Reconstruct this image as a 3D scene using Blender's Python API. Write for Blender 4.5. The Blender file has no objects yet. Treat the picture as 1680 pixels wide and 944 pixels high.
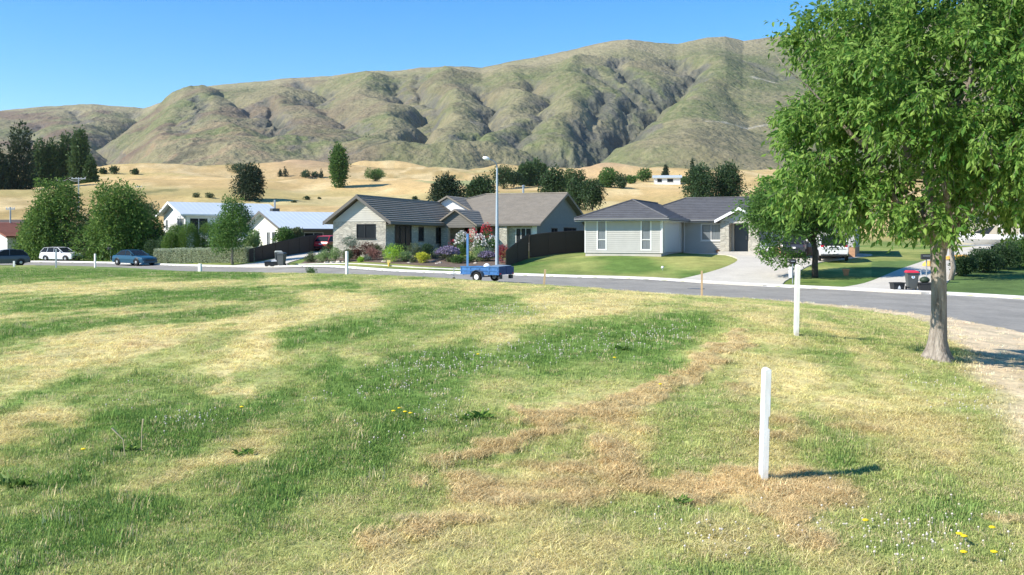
import bpy, math, random
import numpy as np
from mathutils import Vector, Matrix

S = bpy.context.scene
C = S.collection
EYE = 2.4          # camera height above the near grass; z = 0 is the ground at the camera
F = 1600.0         # focal length in photo pixels (1680 wide)
HY = 392.0         # horizon row

# ---------------------------------------------------------------- camera, world, sun
cd = bpy.data.cameras.new('camera')
cam = bpy.data.objects.new('camera', cd); C.objects.link(cam)
cam.location = (0, 0, EYE); cam.rotation_euler = (math.radians(90), 0, 0)
cd.sensor_width = 36.0; cd.lens = 36.0*F/1680.0
cd.shift_y = -(472-HY)/1680.0
cd.clip_start = 0.05; cd.clip_end = 20000
S.camera = cam

SUN_EL = math.radians(38.5)
SDX, SDY = -0.935, -0.355            # horizontal direction towards the sun (left, a little behind)
SUN_AZ = math.atan2(SDX, SDY)
W = bpy.data.worlds.new('World'); S.world = W; W.use_nodes = True
nt = W.node_tree; nt.nodes.clear()
sky = nt.nodes.new('ShaderNodeTexSky'); sky.sky_type = 'NISHITA'; sky.sun_disc = False
sky.sun_elevation = SUN_EL; sky.sun_rotation = SUN_AZ % (2*math.pi)
sky.altitude = 600; sky.air_density = 0.9; sky.dust_density = 0.05; sky.ozone_density = 2.2
hs = nt.nodes.new('ShaderNodeHueSaturation'); hs.inputs['Saturation'].default_value = 1.42; hs.inputs['Value'].default_value = .95
bgn = nt.nodes.new('ShaderNodeBackground'); bgn.inputs[1].default_value = 0.135
wo = nt.nodes.new('ShaderNodeOutputWorld')
nt.links.new(sky.outputs[0], hs.inputs['Color']); nt.links.new(hs.outputs[0], bgn.inputs[0]); nt.links.new(bgn.outputs[0], wo.inputs[0])
sl = bpy.data.lights.new('sun', 'SUN'); sl.energy = 4.6; sl.angle = math.radians(0.53); sl.color = (1.0, 0.93, 0.82)
so = bpy.data.objects.new('sun', sl); C.objects.link(so)
sv = Vector((SDX*math.cos(SUN_EL), SDY*math.cos(SUN_EL), math.sin(SUN_EL))).normalized()
so.rotation_euler = sv.to_track_quat('Z', 'Y').to_euler(); so.location = (-40, -20, 40)
S.view_settings.view_transform = 'Standard'; S.view_settings.look = 'None'
S.view_settings.exposure = 0.80; S.view_settings.gamma = 1.0
S.render.engine = 'CYCLES'
S.cycles.max_bounces = 6; S.cycles.transparent_max_bounces = 6
S.cycles.diffuse_bounces = 3; S.cycles.use_denoising = True

# ---------------------------------------------------------------- numeric helpers
def _h(ix, iy, s):
    h = (ix.astype(np.int64)*374761393 + iy.astype(np.int64)*668265263 + s*974634777) & 0xffffffff
    h = ((h ^ (h >> 13))*1274126177) & 0xffffffff
    return ((h ^ (h >> 16)) & 0xffffff)/float(0xffffff)
def vn(x, y, s=0):
    x = np.asarray(x, float); y = np.asarray(y, float)
    ix = np.floor(x); iy = np.floor(y); fx = x-ix; fy = y-iy
    fx = fx*fx*fx*(fx*(fx*6-15)+10); fy = fy*fy*fy*(fy*(fy*6-15)+10)
    ix = ix.astype(np.int64); iy = iy.astype(np.int64)
    a = _h(ix, iy, s); b = _h(ix+1, iy, s); c = _h(ix, iy+1, s); d = _h(ix+1, iy+1, s)
    return (a*(1-fx)+b*fx)*(1-fy)+(c*(1-fx)+d*fx)*fy
def fbm(x, y, scale, octv=4, s=0, gain=.5):
    t = 0; a = 1; n = 0
    for i in range(octv):
        f = 2.03**i/scale
        t = t + a*vn(np.asarray(x)*f+17.3*i, np.asarray(y)*f-9.1*i, s+i*7); n += a; a *= gain
    return t/n
def ridged(x, y, scale, octv=4, s=0, gain=.5):
    t = 0; a = 1; n = 0
    for i in range(octv):
        f = 2.03**i/scale
        v = 1-np.abs(2*vn(np.asarray(x)*f+5.3*i, np.asarray(y)*f+3.7*i, s+i*5)-1)
        t = t + a*v; n += a; a *= gain
    return t/n
def sstep(a, b, x):
    t = np.clip((x-a)/(b-a), 0, 1); return t*t*(3-2*t)
def seg_dist(px, py, pts):
    """distance to a polyline and the position along it (0..1)"""
    px = np.asarray(px, float); py = np.asarray(py, float)
    best = np.full(px.shape, 1e9); pos = np.zeros(px.shape); n = len(pts)-1
    for i in range(n):
        (x0, y0), (x1, y1) = pts[i], pts[i+1]
        dx, dy = x1-x0, y1-y0; L = dx*dx+dy*dy+1e-12
        t = np.clip(((px-x0)*dx+(py-y0)*dy)/L, 0, 1)
        d = np.hypot(px-x0-t*dx, py-y0-t*dy)
        m = d < best; best = np.where(m, d, best); pos = np.where(m, (i+t)/n, pos)
    return best, pos
def inside(px, py, poly):
    px = np.asarray(px, float); py = np.asarray(py, float); r = np.zeros(px.shape, bool); n = len(poly)
    for i in range(n):
        x0, y0 = poly[i]; x1, y1 = poly[(i+1) % n]
        if y0 == y1: continue
        c = ((y0 > py) != (y1 > py)) & (px < (x1-x0)*(py-y0)/(y1-y0)+x0)
        r ^= c
    return r

# ---------------------------------------------------------------- terrain height
COLS = [-300, 0, 150, 300, 450, 600, 720, 840, 960, 1100, 1300, 1500, 1700, 2100]
ROWS = [
 (4,   [-2.4]*14), (7, [-2.4]*14), (9.4, [-2.37]*14),
 (13,  [-2.12]*5+[-2.08]*4+[-2.05]*5),
 (17,  [-1.9,-1.9,-1.85,-1.8,-1.75,-1.7,-1.65,-1.65,-1.6,-1.6,-1.62,-1.9,-2.15,-2.25]),
 (25,  [-1.8,-1.75,-1.7,-1.65,-1.6,-1.5,-1.5,-1.5,-1.5,-1.6,-1.8,-2.2,-2.55,-2.7]),
 (35,  [-1.8,-1.75,-1.7,-1.65,-1.6,-1.55,-1.55,-1.65,-1.8,-2.05,-2.4,-2.6,-2.75,-2.8]),
 (45,  [-1.75,-1.7,-1.65,-1.62,-1.6,-1.65,-1.8,-2.1,-2.35,-2.62,-2.72,-2.75,-2.85,-2.9]),
 (51,  [-1.8,-1.72,-1.7,-1.75,-1.8,-1.95,-2.15,-2.38,-2.5,-2.65,-2.75,-2.75,-2.7,-2.8]),
 (57,  [-1.8,-1.75,-1.8,-2.0,-2.1,-2.25,-2.35,-2.42,-2.52,-2.62,-2.6,-2.3,-2.3,-2.4]),
 (63,  [-1.9,-1.85,-1.95,-2.25,-2.35,-2.38,-2.4,-2.42,-2.4,-1.9,-2.05,-1.9,-1.9,-1.9]),
 (70,  [-2.1,-2.0,-2.1,-2.45,-2.45,-2.25,-2.2,-1.95,-1.1,-1.05,-1.4,-1.4,-1.2,-1.1]),
 (76,  [-2.3,-2.2,-2.3,-2.5,-2.45,-1.4,-1.35,-1.4,-1.02,-1.05,-1.12,-1.1,-.8,-.7]),
 (85,  [-2.5,-2.45,-2.5,-2.3,-1.9,-1.15,-1.1,-1.1,-1.05,-1.05,-1.05,-.8,-.4,-.3]),
 (100, [-2.6,-2.6,-2.4,-1.9,-1.4,-1.1,-1.1,-1.1,-1,-1,-1,-.7,0,0]),
 (115, [-2.3,-2.2,-2.0,-1.3,-.6,-.4,-.4,-.4,-.4,-.4,-.4,0,.5,.5]),
 (140, [2.8,3.0,3.1,3.5,4.0,3.8,3.7,3.6,3.5,3.4,3.5,3.6,3.8,4.0]),
 (170, [5.2,5.6,5.9,6.6,6.8,6.4,6.2,6.0,5.6,5.4,5.5,5.8,6,6]),
 (250, [12.5,13.2,13.8,13.5,12.6,12.0,11.6,11.4,11.2,11.2,11.4,12,12.5,13]),
 (400, [25,26,26,25,24,23.5,23,23,22.5,22,22.5,23,24,25]),
 (700, [46,46,46,46,46,45,45,44,44,44,44,45,46,46]),
 (1500,[100]*14), (4200, [270]*14)]
_GU, _GV = 160, 320
_gx = np.linspace(-300, 2100, _GU); _gy = np.linspace(math.log(4), math.log(4200), _GV)
_ld = np.log([r[0] for r in ROWS])
_t1 = np.array([np.interp(_gx, COLS, r[1]) for r in ROWS])
_g = np.array([np.interp(_gy, _ld, _t1[:, i]) for i in range(_GU)]).T
def _blur(a, ax, sg):
    k = np.exp(-.5*(np.arange(-8, 9)/sg)**2); k /= k.sum()
    a = np.moveaxis(a, ax, 0); p = np.concatenate([np.repeat(a[:1], 8, 0), a, np.repeat(a[-1:], 8, 0)])
    r = sum(k[j]*p[j:j+a.shape[0]] for j in range(17)); return np.moveaxis(r, 0, ax)
_g = _blur(_blur(_g, 0, 1.6), 1, 3.5)
def _cr(p0, p1, p2, p3, t):
    return p1+.5*t*(p2-p0+t*(2*p0-5*p1+4*p2-p3+t*(3*(p1-p2)+p3-p0)))
BUMPS = [(505, 640, 8, 40, 60), (440, 640, 6, 25, 60), (690, 560, 4, 60, 45), (985, 520, 7, 24, 50), (250, 300, 2.2, 60, 60), (1130, 560, 4, 60, 60), (560, 900, 6, 140, 60)]
_POND = 0
def Tsm(x, y):
    """smooth ground height, world z"""
    x = np.asarray(x, float); y = np.asarray(y, float)
    D = np.clip(y, 4, 4100); u = np.clip(840+F*x/np.maximum(y, 1e-3), -300, 2100); u = np.where(y <= 0.01, 840, u)
    fx = (u+300)/2400*(_GU-1); fy = (np.log(D)-math.log(4))/(math.log(4200)-math.log(4))*(_GV-1)
    ix = np.clip(fx.astype(int), 1, _GU-3); iy = np.clip(fy.astype(int), 1, _GV-3); tx = fx-ix; ty = fy-iy
    rows = [_cr(_g[iy+j, ix-1], _g[iy+j, ix], _g[iy+j, ix+1], _g[iy+j, ix+2], tx) for j in (-1, 0, 1, 2)]
    z = _cr(*rows, ty)
    for (bu, bd, bh, bw, bl) in BUMPS:
        bx = (bu-840)/F*bd
        z = z+bh*np.exp(-.5*(((x-bx)/(bw*.6))**2+((y-bd)/bl)**2))
    far = sstep(115, 170, y)
    z = z+far*((fbm(x, y, 60, 3, 5)-.5)*np.clip(y*.026, 0, 13)+(fbm(x, y, 16, 3, 6)-.5)*1.5)
    return z+EYE
def P2(px, D): return ((px-840)/F*D, D)
def poly_pd(l): return [P2(a, b) for a, b in l]
def resample(pts, n):
    p = np.array(pts, float); d = np.r_[0, np.cumsum(np.hypot(*np.diff(p, axis=0).T))]
    # smooth with Catmull-Rom first
    q = []
    for i in range(len(p)-1):
        a = p[max(i-1, 0)]; b = p[i]; c = p[i+1]; e = p[min(i+2, len(p)-1)]
        for t in np.linspace(0, 1, 12, endpoint=False): q.append(_cr(a, b, c, e, t))
    q.append(p[-1]); q = np.array(q); d = np.r_[0, np.cumsum(np.hypot(*np.diff(q, axis=0).T))]
    s = np.linspace(0, d[-1], n)
    return np.c_[np.interp(s, d, q[:, 0]), np.interp(s, d, q[:, 1])]
FAR_E = resample(poly_pd([(-500, 128), (-200, 112), (0, 105), (130, 99), (300, 84), (480, 76), (640, 68.5), (900, 62), (1200, 56), (1496, 49.7), (1680, 46), (1900, 42), (2300, 36)]), 240)
NEAR_E = resample(poly_pd([(-500, 119), (-200, 103), (0, 95), (130, 88), (300, 73.5), (480, 66), (640, 58.5), (780, 53.5), (900, 51), (1150, 45), (1290, 41), (1400, 37.5), (1505, 33.5), (1614, 29.3), (1700, 26), (1900, 18), (2500, 9)]), 240)
ROADP = [tuple(p) for p in NEAR_E]+[tuple(p) for p in FAR_E[::-1]]
FARL = [tuple(p) for p in FAR_E[::3]]; NEARL = [tuple(p) for p in NEAR_E[::3]]
def kerbpt(px):      # distance of the far kerb in a photo column
    u = 840+F*FAR_E[:, 0]/FAR_E[:, 1]; return float(np.interp(px, u, FAR_E[:, 1]))
DRIVES = [
 [(374, kerbpt(374)), (500, kerbpt(500)), (470, 79), (520, 88), (552, 100), (515, 101), (478, 92), (430, 84)],
 [(1108, kerbpt(1108)), (1160, 61), (1196, 64.5), (1210, 68), (1190, 71.5), (1120, 74), (1180, 80), (1300, 78), (1420, 74.5), (1418, 71.5), (1345, 67), (1316, 63), (1290, 57.5), (1262, kerbpt(1262))],
 [(1370, kerbpt(1370)), (1420, 55), (1475, 62), (1530, 70), (1560, 80), (1720, 88), (1760, 80), (1640, 71), (1600, 66), (1572, 60), (1552, 54), (1535, kerbpt(1535))]]
DRIVES = [poly_pd(d) for d in DRIVES]
def road_mask(x, y):
    ins = inside(x, y, ROADP)
    d = np.minimum(seg_dist(x, y, FARL)[0], seg_dist(x, y, NEARL)[0])
    return np.where(ins, sstep(0, .5, d), 0.)
def drive_mask(x, y):
    m = np.zeros(np.shape(x))
    for d in DRIVES:
        i = inside(x, y, d); dd = seg_dist(x, y, d+[d[0]])[0]
        m = np.maximum(m, np.where(i, sstep(0, .45, dd), 0))
    return m
def T(x, y):
    r = float(Tsm(np.array([x]), np.array([y]))[0]); return r
def G(px, D, dz=0):   # ground point in a photo column at distance D
    x, y = P2(px, D); return (x, y, T(x, y)+dz)
def ZP(py, D): return EYE+(HY-py)/F*D

# ---------------------------------------------------------------- scene helpers
def link(o, parent=None):
    C.objects.link(o)
    if parent is not None: o.parent = parent
    return o
def tag(o, label=None, cat=None, group=None, kind=None):
    if label: o['label'] = label
    if cat: o['category'] = cat
    if group: o['group'] = group
    if kind: o['kind'] = kind
    return o
def empty(name, loc, rz=0, label=None, cat=None, group=None):
    o = bpy.data.objects.new(name, None); o.empty_display_size = .2
    o.location = loc; o.rotation_euler = (0, 0, rz); link(o); return tag(o, label, cat, group)
def mesh_np(name, V, Fq, mats, parent=None, attrs=None, smooth=False, loc=None, midx=None):
    V = np.asarray(V, np.float32).reshape(-1, 3); Fq = np.asarray(Fq, np.int32)
    k = Fq.shape[1]; me = bpy.data.meshes.new(name)
    me.vertices.add(len(V)); me.vertices.foreach_set('co', V.ravel())
    me.loops.add(Fq.size); me.loops.foreach_set('vertex_index', Fq.ravel())
    me.polygons.add(len(Fq)); me.polygons.foreach_set('loop_start', np.arange(0, Fq.size, k, dtype=np.int32))
    if midx is not None: me.polygons.foreach_set('material_index', np.asarray(midx, np.int32))
    me.polygons.foreach_set('use_smooth', np.full(len(Fq), smooth))
    for n, a in (attrs or {}).items():
        a = np.asarray(a, np.float32)
        if a.ndim == 1: at = me.attributes.new(n, 'FLOAT', 'POINT'); at.data.foreach_set('value', a)
        else:
            at = me.attributes.new(n, 'FLOAT_COLOR', 'POINT')
            at.data.foreach_set('color', np.c_[a, np.ones(len(a))].astype(np.float32).ravel())
    me.update(calc_edges=True); me.validate()
    for m in (mats if isinstance(mats, (list, tuple)) else [mats]): me.materials.append(m)
    o = bpy.data.objects.new(name, me); link(o, parent)
    if loc is not None: o.location = loc
    return o
class MB:
    """collects faces, linked as one mesh object"""
    def __init__(s): s.v = []; s.f = []; s.m = []
    def add(s, vs, fs, m=0):
        b = len(s.v); s.v += [tuple(v) for v in vs]; s.f += [tuple(i+b for i in f) for f in fs]; s.m += [m]*len(fs); return s
    def box(s, x0, x1, y0, y1, z0, z1, m=0):
        v = [(x0,y0,z0),(x1,y0,z0),(x1,y1,z0),(x0,y1,z0),(x0,y0,z1),(x1,y0,z1),(x1,y1,z1),(x0,y1,z1)]
        return s.add(v, [(0,3,2,1),(4,5,6,7),(0,1,5,4),(1,2,6,5),(2,3,7,6),(3,0,4,7)], m)
    def quad(s, a, b, c, d, m=0): return s.add([a, b, c, d], [(0, 1, 2, 3)], m)
    def tube(s, pts, rad, n=8, m=0, cap=True):
        pts = [Vector(p) for p in pts]
        if not isinstance(rad, (list, tuple)): rad = [rad]*len(pts)
        vs = []; fs = []
        ref = Vector((0, 0, 1)) if abs((pts[-1]-pts[0]).normalized().z) < .9 else Vector((1, 0, 0))
        for i, p in enumerate(pts):
            d = (pts[min(i+1, len(pts)-1)]-pts[max(i-1, 0)]).normalized()
            a = d.cross(ref).normalized(); b = d.cross(a)
            for k in range(n):
                t = 2*math.pi*k/n; vs.append(p+(a*math.cos(t)+b*math.sin(t))*rad[i])
        for i in range(len(pts)-1):
            for k in range(n):
                fs.append((i*n+k, i*n+(k+1) % n, (i+1)*n+(k+1) % n, (i+1)*n+k))
        if cap: fs += [tuple(range(n-1, -1, -1)), tuple((len(pts)-1)*n+k for k in range(n))]
        return s.add(vs, fs, m)
    def lathe(s, c, prof, n=16, m=0, axis='z'):
        vs = []; fs = []
        for r, z in prof:
            for k in range(n):
                t = 2*math.pi*k/n; p = (r*math.cos(t), r*math.sin(t), z)
                if axis == 'y': p = (p[0], p[2], p[1])
                if axis == 'x': p = (p[2], p[0], p[1])
                vs.append((c[0]+p[0], c[1]+p[1], c[2]+p[2]))
        for i in range(len(prof)-1):
            for k in range(n): fs.append((i*n+k, i*n+(k+1) % n, (i+1)*n+(k+1) % n, (i+1)*n+k))
        fs.append(tuple(range(n-1, -1, -1))); fs.append(tuple((len(prof)-1)*n+k for k in range(n)))
        return s.add(vs, fs, m)
    def loft(s, secs, m=0, cap=True):
        n = len(secs[0]); vs = [p for q in secs for p in q]; fs = []
        for i in range(len(secs)-1):
            for k in range(n): fs.append((i*n+k, i*n+(k+1) % n, (i+1)*n+(k+1) % n, (i+1)*n+k))
        if cap: fs += [tuple(range(n-1, -1, -1)), tuple((len(secs)-1)*n+k for k in range(n))]
        return s.add(vs, fs, m)
    def prism(s, prof, y0, y1, m=0):      # polygon in x,z pulled along y
        return s.loft([[(x, y0, z) for x, z in prof], [(x, y1, z) for x, z in prof]], m)
    def build(s, name, mats, parent=None, smooth=False, bevel=0, loc=None):
        me = bpy.data.meshes.new(name); me.from_pydata(s.v, [], s.f)
        for m in (mats if isinstance(mats, (list, tuple)) else [mats]): me.materials.append(m)
        me.polygons.foreach_set('material_index', s.m)
        if smooth: me.polygons.foreach_set('use_smooth', [True]*len(s.f))
        me.update()
        import bmesh
        bm = bmesh.new(); bm.from_mesh(me); bmesh.ops.recalc_face_normals(bm, faces=bm.faces); bm.to_mesh(me); bm.free()
        o = bpy.data.objects.new(name, me); link(o, parent)
        if loc is not None: o.location = loc
        if bevel:
            b = o.modifiers.new('bevel', 'BEVEL'); b.width = bevel; b.segments = 2; b.limit_method = 'ANGLE'
        return o

# ---------------------------------------------------------------- materials
def mat(name, col, rough=.8, var=.12, scale=3., bump=0., bscale=30., col2=None, metal=0., spec=.3, coord='Object', stretch=(1,1,1), attr=None, vattr=None):
    m = bpy.data.materials.new(name); m.use_nodes = True; n = m.node_tree; b = n.nodes['Principled BSDF']
    b.inputs['Roughness'].default_value = rough; b.inputs['Metallic'].default_value = metal
    b.inputs['Specular IOR Level'].default_value = spec
    tc = n.nodes.new('ShaderNodeTexCoord'); mp = n.nodes.new('ShaderNodeMapping'); mp.inputs['Scale'].default_value = stretch
    n.links.new(tc.outputs[coord], mp.inputs[0])
    nz = n.nodes.new('ShaderNodeTexNoise'); nz.inputs['Scale'].default_value = scale; nz.inputs['Detail'].default_value = 6; nz.inputs['Roughness'].default_value = .65
    n.links.new(mp.outputs[0], nz.inputs['Vector'])
    rp = n.nodes.new('ShaderNodeMapRange'); rp.inputs[1].default_value = .3; rp.inputs[2].default_value = .7
    n.links.new(nz.outputs[0], rp.inputs[0])
    mx = n.nodes.new('ShaderNodeMix'); mx.data_type = 'RGBA'
    c2 = col2 or tuple(c*(1-var) for c in col); c1 = col if col2 else tuple(c*(1+var) for c in col)
    mx.inputs[6].default_value = (*c1, 1); mx.inputs[7].default_value = (*c2, 1)
    n.links.new(rp.outputs[0], mx.inputs[0]); out = mx.outputs[2]
    if attr:      # colour attribute times noise
        at = n.nodes.new('ShaderNodeAttribute'); at.attribute_name = attr
        mu = n.nodes.new('ShaderNodeMix'); mu.data_type = 'RGBA'; mu.blend_type = 'MULTIPLY'; mu.inputs[0].default_value = 1
        n.links.new(at.outputs['Color'], mu.inputs[6]); n.links.new(out, mu.inputs[7]); out = mu.outputs[2]
    n.links.new(out, b.inputs['Base Color'])
    if bump:
        bz = n.nodes.new('ShaderNodeTexNoise'); bz.inputs['Scale'].default_value = bscale; bz.inputs['Detail'].default_value = 5
        n.links.new(mp.outputs[0], bz.inputs['Vector'])
        bp = n.nodes.new('ShaderNodeBump'); bp.inputs['Strength'].default_value = 1; bp.inputs['Distance'].default_value = bump
        n.links.new(bz.outputs[0], bp.inputs['Height']); n.links.new(bp.outputs[0], b.inputs['Normal'])
    return m
def leafmat(name, c1, c2, trans=.35, gloss=.0):
    m = bpy.data.materials.new(name); m.use_nodes = True; n = m.node_tree; n.nodes.clear()
    at = n.nodes.new('ShaderNodeAttribute'); at.attribute_name = 'rnd'
    mx = n.nodes.new('ShaderNodeMix'); mx.data_type = 'RGBA'; mx.inputs[6].default_value = (*c1, 1); mx.inputs[7].default_value = (*c2, 1)
    n.links.new(at.outputs['Fac'], mx.inputs[0])
    d = n.nodes.new('ShaderNodeBsdfPrincipled'); d.inputs['Roughness'].default_value = .55; d.inputs['Specular IOR Level'].default_value = .25
    t = n.nodes.new('ShaderNodeBsdfTranslucent'); ms = n.nodes.new('ShaderNodeMixShader'); ms.inputs[0].default_value = trans
    g = n.nodes.new('ShaderNodeGamma'); g.inputs[1].default_value = .8
    n.links.new(mx.outputs[2], d.inputs['Base Color']); n.links.new(mx.outputs[2], g.inputs[0]); n.links.new(g.outputs[0], t.inputs[0])
    n.links.new(d.outputs[0], ms.inputs[1]); n.links.new(t.outputs[0], ms.inputs[2])
    o = n.nodes.new('ShaderNodeOutputMaterial'); n.links.new(ms.outputs[0], o.inputs[0]); return m
M = {}
M['white'] = mat('white_paint', (.86, .86, .85), .6, .02)
M['whitewall'] = mat('white_render', (.76, .77, .76), .8, .04, bump=.004)
M['trim'] = mat('white_trim', (.72, .72, .7), .5, .03)
M['glass'] = mat('window_glass', (.02, .024, .028), .18, .1, spec=.1)
M['curtain'] = mat('pale_curtain_glass', (.16, .18, .2), .15, .3, spec=.6, scale=6, stretch=(8, 8, .2))
M['dark'] = mat('dark_aluminium', (.03, .032, .034), .5, .1)
M['concrete'] = mat('concrete', (.5, .47, .42), .9, .12, .8, .004, 40)
M['kerb'] = mat('kerb_concrete', (.66, .64, .6), .9, .1, 1.2, .003, 40)
M['fence'] = mat('dark_stained_timber', (.06, .047, .036), .75, .3, 2.5, .003, 50, stretch=(4, 4, .5))
M['bark'] = mat('grey_brown_bark', (.44, .39, .33), .9, .35, 13, .03, 34, stretch=(1, 1, .16), col2=(.13, .105, .085))
M['barkdark'] = mat('dark_bark', (.07, .058, .048), .9, .3, 7, .01, 28)
M['timber'] = mat('pale_timber', (.62, .43, .25), .8, .15, 5, .002, 60, stretch=(3, 3, .4))
M['galv'] = mat('galvanised_steel', (.42, .44, .46), .45, .08, 3, metal=.6)
M['tyre'] = mat('black_rubber', (.018, .018, .018), .85, .1)
M['rim'] = mat('silver_rim', (.5, .5, .5), .35, .05, metal=.5)
M['blackpl'] = mat('black_plastic', (.03, .032, .034), .5, .15)
M['greypl'] = mat('grey_plastic', (.085, .095, .095), .5, .12)
M['redpl'] = mat('red_plastic', (.62, .03, .06), .45, .08)
M['soil'] = mat('garden_soil', (.14, .105, .08), .95, .3, 4, .02, 20)
M['rock'] = mat('pale_rock', (.48, .43, .36), .9, .2, 4, .02, 12)
M['terracotta'] = mat('terracotta', (.5, .24, .12), .8, .12)
# ---------------------------------------------------------------- where the mown grass is green, dry or raked
# strokes: (points in the photo's grid on the sloping lawn, half thickness, amount)   >0 dry straw, <0 lush green
STROKES = [
 ([(0,507),(200,492),(430,480),(580,470)], 11, -.75), ([(-50,550),(200,530),(330,517),(480,497)], 13, -.75),
 ([(480,562),(620,532),(740,507),(850,492)], 16, -.8), ([(540,630),(700,605),(900,575),(1080,550),(1135,528)], 34, -.8),
 ([(230,705),(400,692),(560,655),(700,635)], 26, -.7), ([(-20,795),(150,745),(260,705)], 20, -.6),
 ([(430,800),(620,730),(760,655)], 45, -.5), ([(0,450),(180,447),(420,452)], 9, -.9), ([(520,462),(700,458),(860,466)], 6, -.4),
 ([(150,860),(420,800)], 40, -.35), ([(-20,690),(90,650),(160,640)], 20, -.6), ([(0,880),(300,930)], 40, -.2),
 ([(1450,860),(1700,790)], 40, -.5), ([(1400,600),(1550,660),(1700,720)], 28, -.35), ([(1180,570),(1340,580),(1420,560)], 14, -.45),
 ([(1280,640),(1300,720),(1360,780)], 16, -.35), ([(1180,620),(1150,690)], 14, -.3), ([(1000,860),(1250,930)], 40, -.25),
 ([(0,478),(300,466),(640,462),(860,470)], 7, .8), ([(0,520),(250,508),(420,491),(600,482)], 6, .75),
 ([(-20,600),(200,562),(420,525),(600,500)], 17, .7), ([(0,650),(110,600),(270,560)], 16, .6),
 ([(-20,745),(60,715),(140,690)], 20, 1.1), ([(0,600),(120,570),(250,540)], 12, .6), ([(420,520),(430,580),(380,640)], 18, .5), ([(560,592),(700,567),(860,532),(1000,505)], 11, .75),
 ([(180,795),(300,775),(420,745)], 14, .75), ([(620,950),(720,860),(900,820)], 34, .55), ([(380,600),(420,520)], 22, .4),
 ([(900,500),(1100,500),(1260,520)], 18, .5), ([(1120,600),(1300,640),(1480,700)], 26, .35), ([(450,470),(520,476)], 8, .6),
 ([(760,480),(900,488),(1100,484)], 7, .55), ([(650,630),(720,660)], 6, .5), ([(480,672),(560,668)], 6, .8),
 ([(1040,700),(1000,740)], 30, .5), ([(900,900),(1200,880)], 30, .35), ([(1400,700),(1560,760)], 26, .3), ([(80,825),(170,820)], 6, .8), ([(380,635),(400,625)], 6, .8)]
BROWN = [([(735,765),(790,722),(880,690),(1010,658),(1110,625),(1150,590),(1200,560)], 17, 1.), ([(850,705),(1000,668),(1090,640)], 12, .9), ([(780,800),(900,800),(1000,790)], 34, .62), ([(960,640),(1080,700)], 30, .5), ([(1180,640),(1260,700),(1420,730)], 30, .5),
 ([(745,770),(700,800)], 14, .7), ([(1010,740),(1060,770),(1120,810)], 34, .9), ([(1170,790),(1250,812),(1330,810)], 32, .8), ([(1240,850),(1300,885)], 18, .95), ([(620,900),(760,860)], 26, .5),
 ([(900,760),(980,745)], 16, .5), ([(1560,838),(1620,850)], 10, .8), ([(1380,900),(1440,925)], 12, .6), ([(180,572),(260,565)], 4, .6), ([(1120,520),(1180,535)], 8, .4)]
def dryness(x, y):
    g = Tsm(x, y); yy = np.maximum(y, 3.5)
    px = 840+F*x/yy; py = HY+(EYE-g)*F/yy
    wx = (fbm(x, y, 1.4, 4, 31)-.5); wy = (fbm(x, y, 1.4, 4, 47)-.5)
    k = np.clip((py-HY)/200, .12, 1.8)
    qx = px+wx*110*k+(fbm(x, y, .35, 3, 33)-.5)*46*k; qy = py+wy*44*k+(fbm(x, y, .35, 3, 48)-.5)*30*k
    d = .46+.10*sstep(1050, 1350, px)+(fbm(x, y, 2.2, 5, 3)-.5)*.62+(fbm(x*.35, y, .5, 3, 13)-.5)*.45+(fbm((x-y*.17)*1.35, y*.20, .8, 4, 14)-.5)*.95
    for pts, w, a in STROKES:
        dd, _ = seg_dist(qx, qy, pts); d = d+a*.68*np.exp(-(dd/w)**2*.8)
    b = np.zeros(np.shape(x)); lump = fbm(x, y, .33, 3, 71)
    for pts, w, a in BROWN:
        dd, _ = seg_dist(qx, qy, pts); b = np.maximum(b, a*np.exp(-(dd/w)**2*.9))
    lump2 = fbm(x*.5, y, .8, 4, 73); zone = .35*np.exp(-(((px-1000)/330)**2+((py-775)/125)**2)); b = np.maximum(b, zone); lump3 = fbm(x*.7+y*.2, y, .28, 3, 74); b = np.clip((b*(.05+.75*lump+.75*lump2+.75*lump3)-.49)*5., 0, 1)
    return np.clip(d, 0, 1), b, px, py
GREEN = np.array([.15, .235, .062]); MID = np.array([.33, .365, .13]); STRAW = np.array([.62, .53, .26]); BRN = np.array([.52, .39, .21])
DIRT = np.array([.68, .54, .38])
def lerp(a, b, t): return a+(b-a)*t[:, None]
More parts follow.
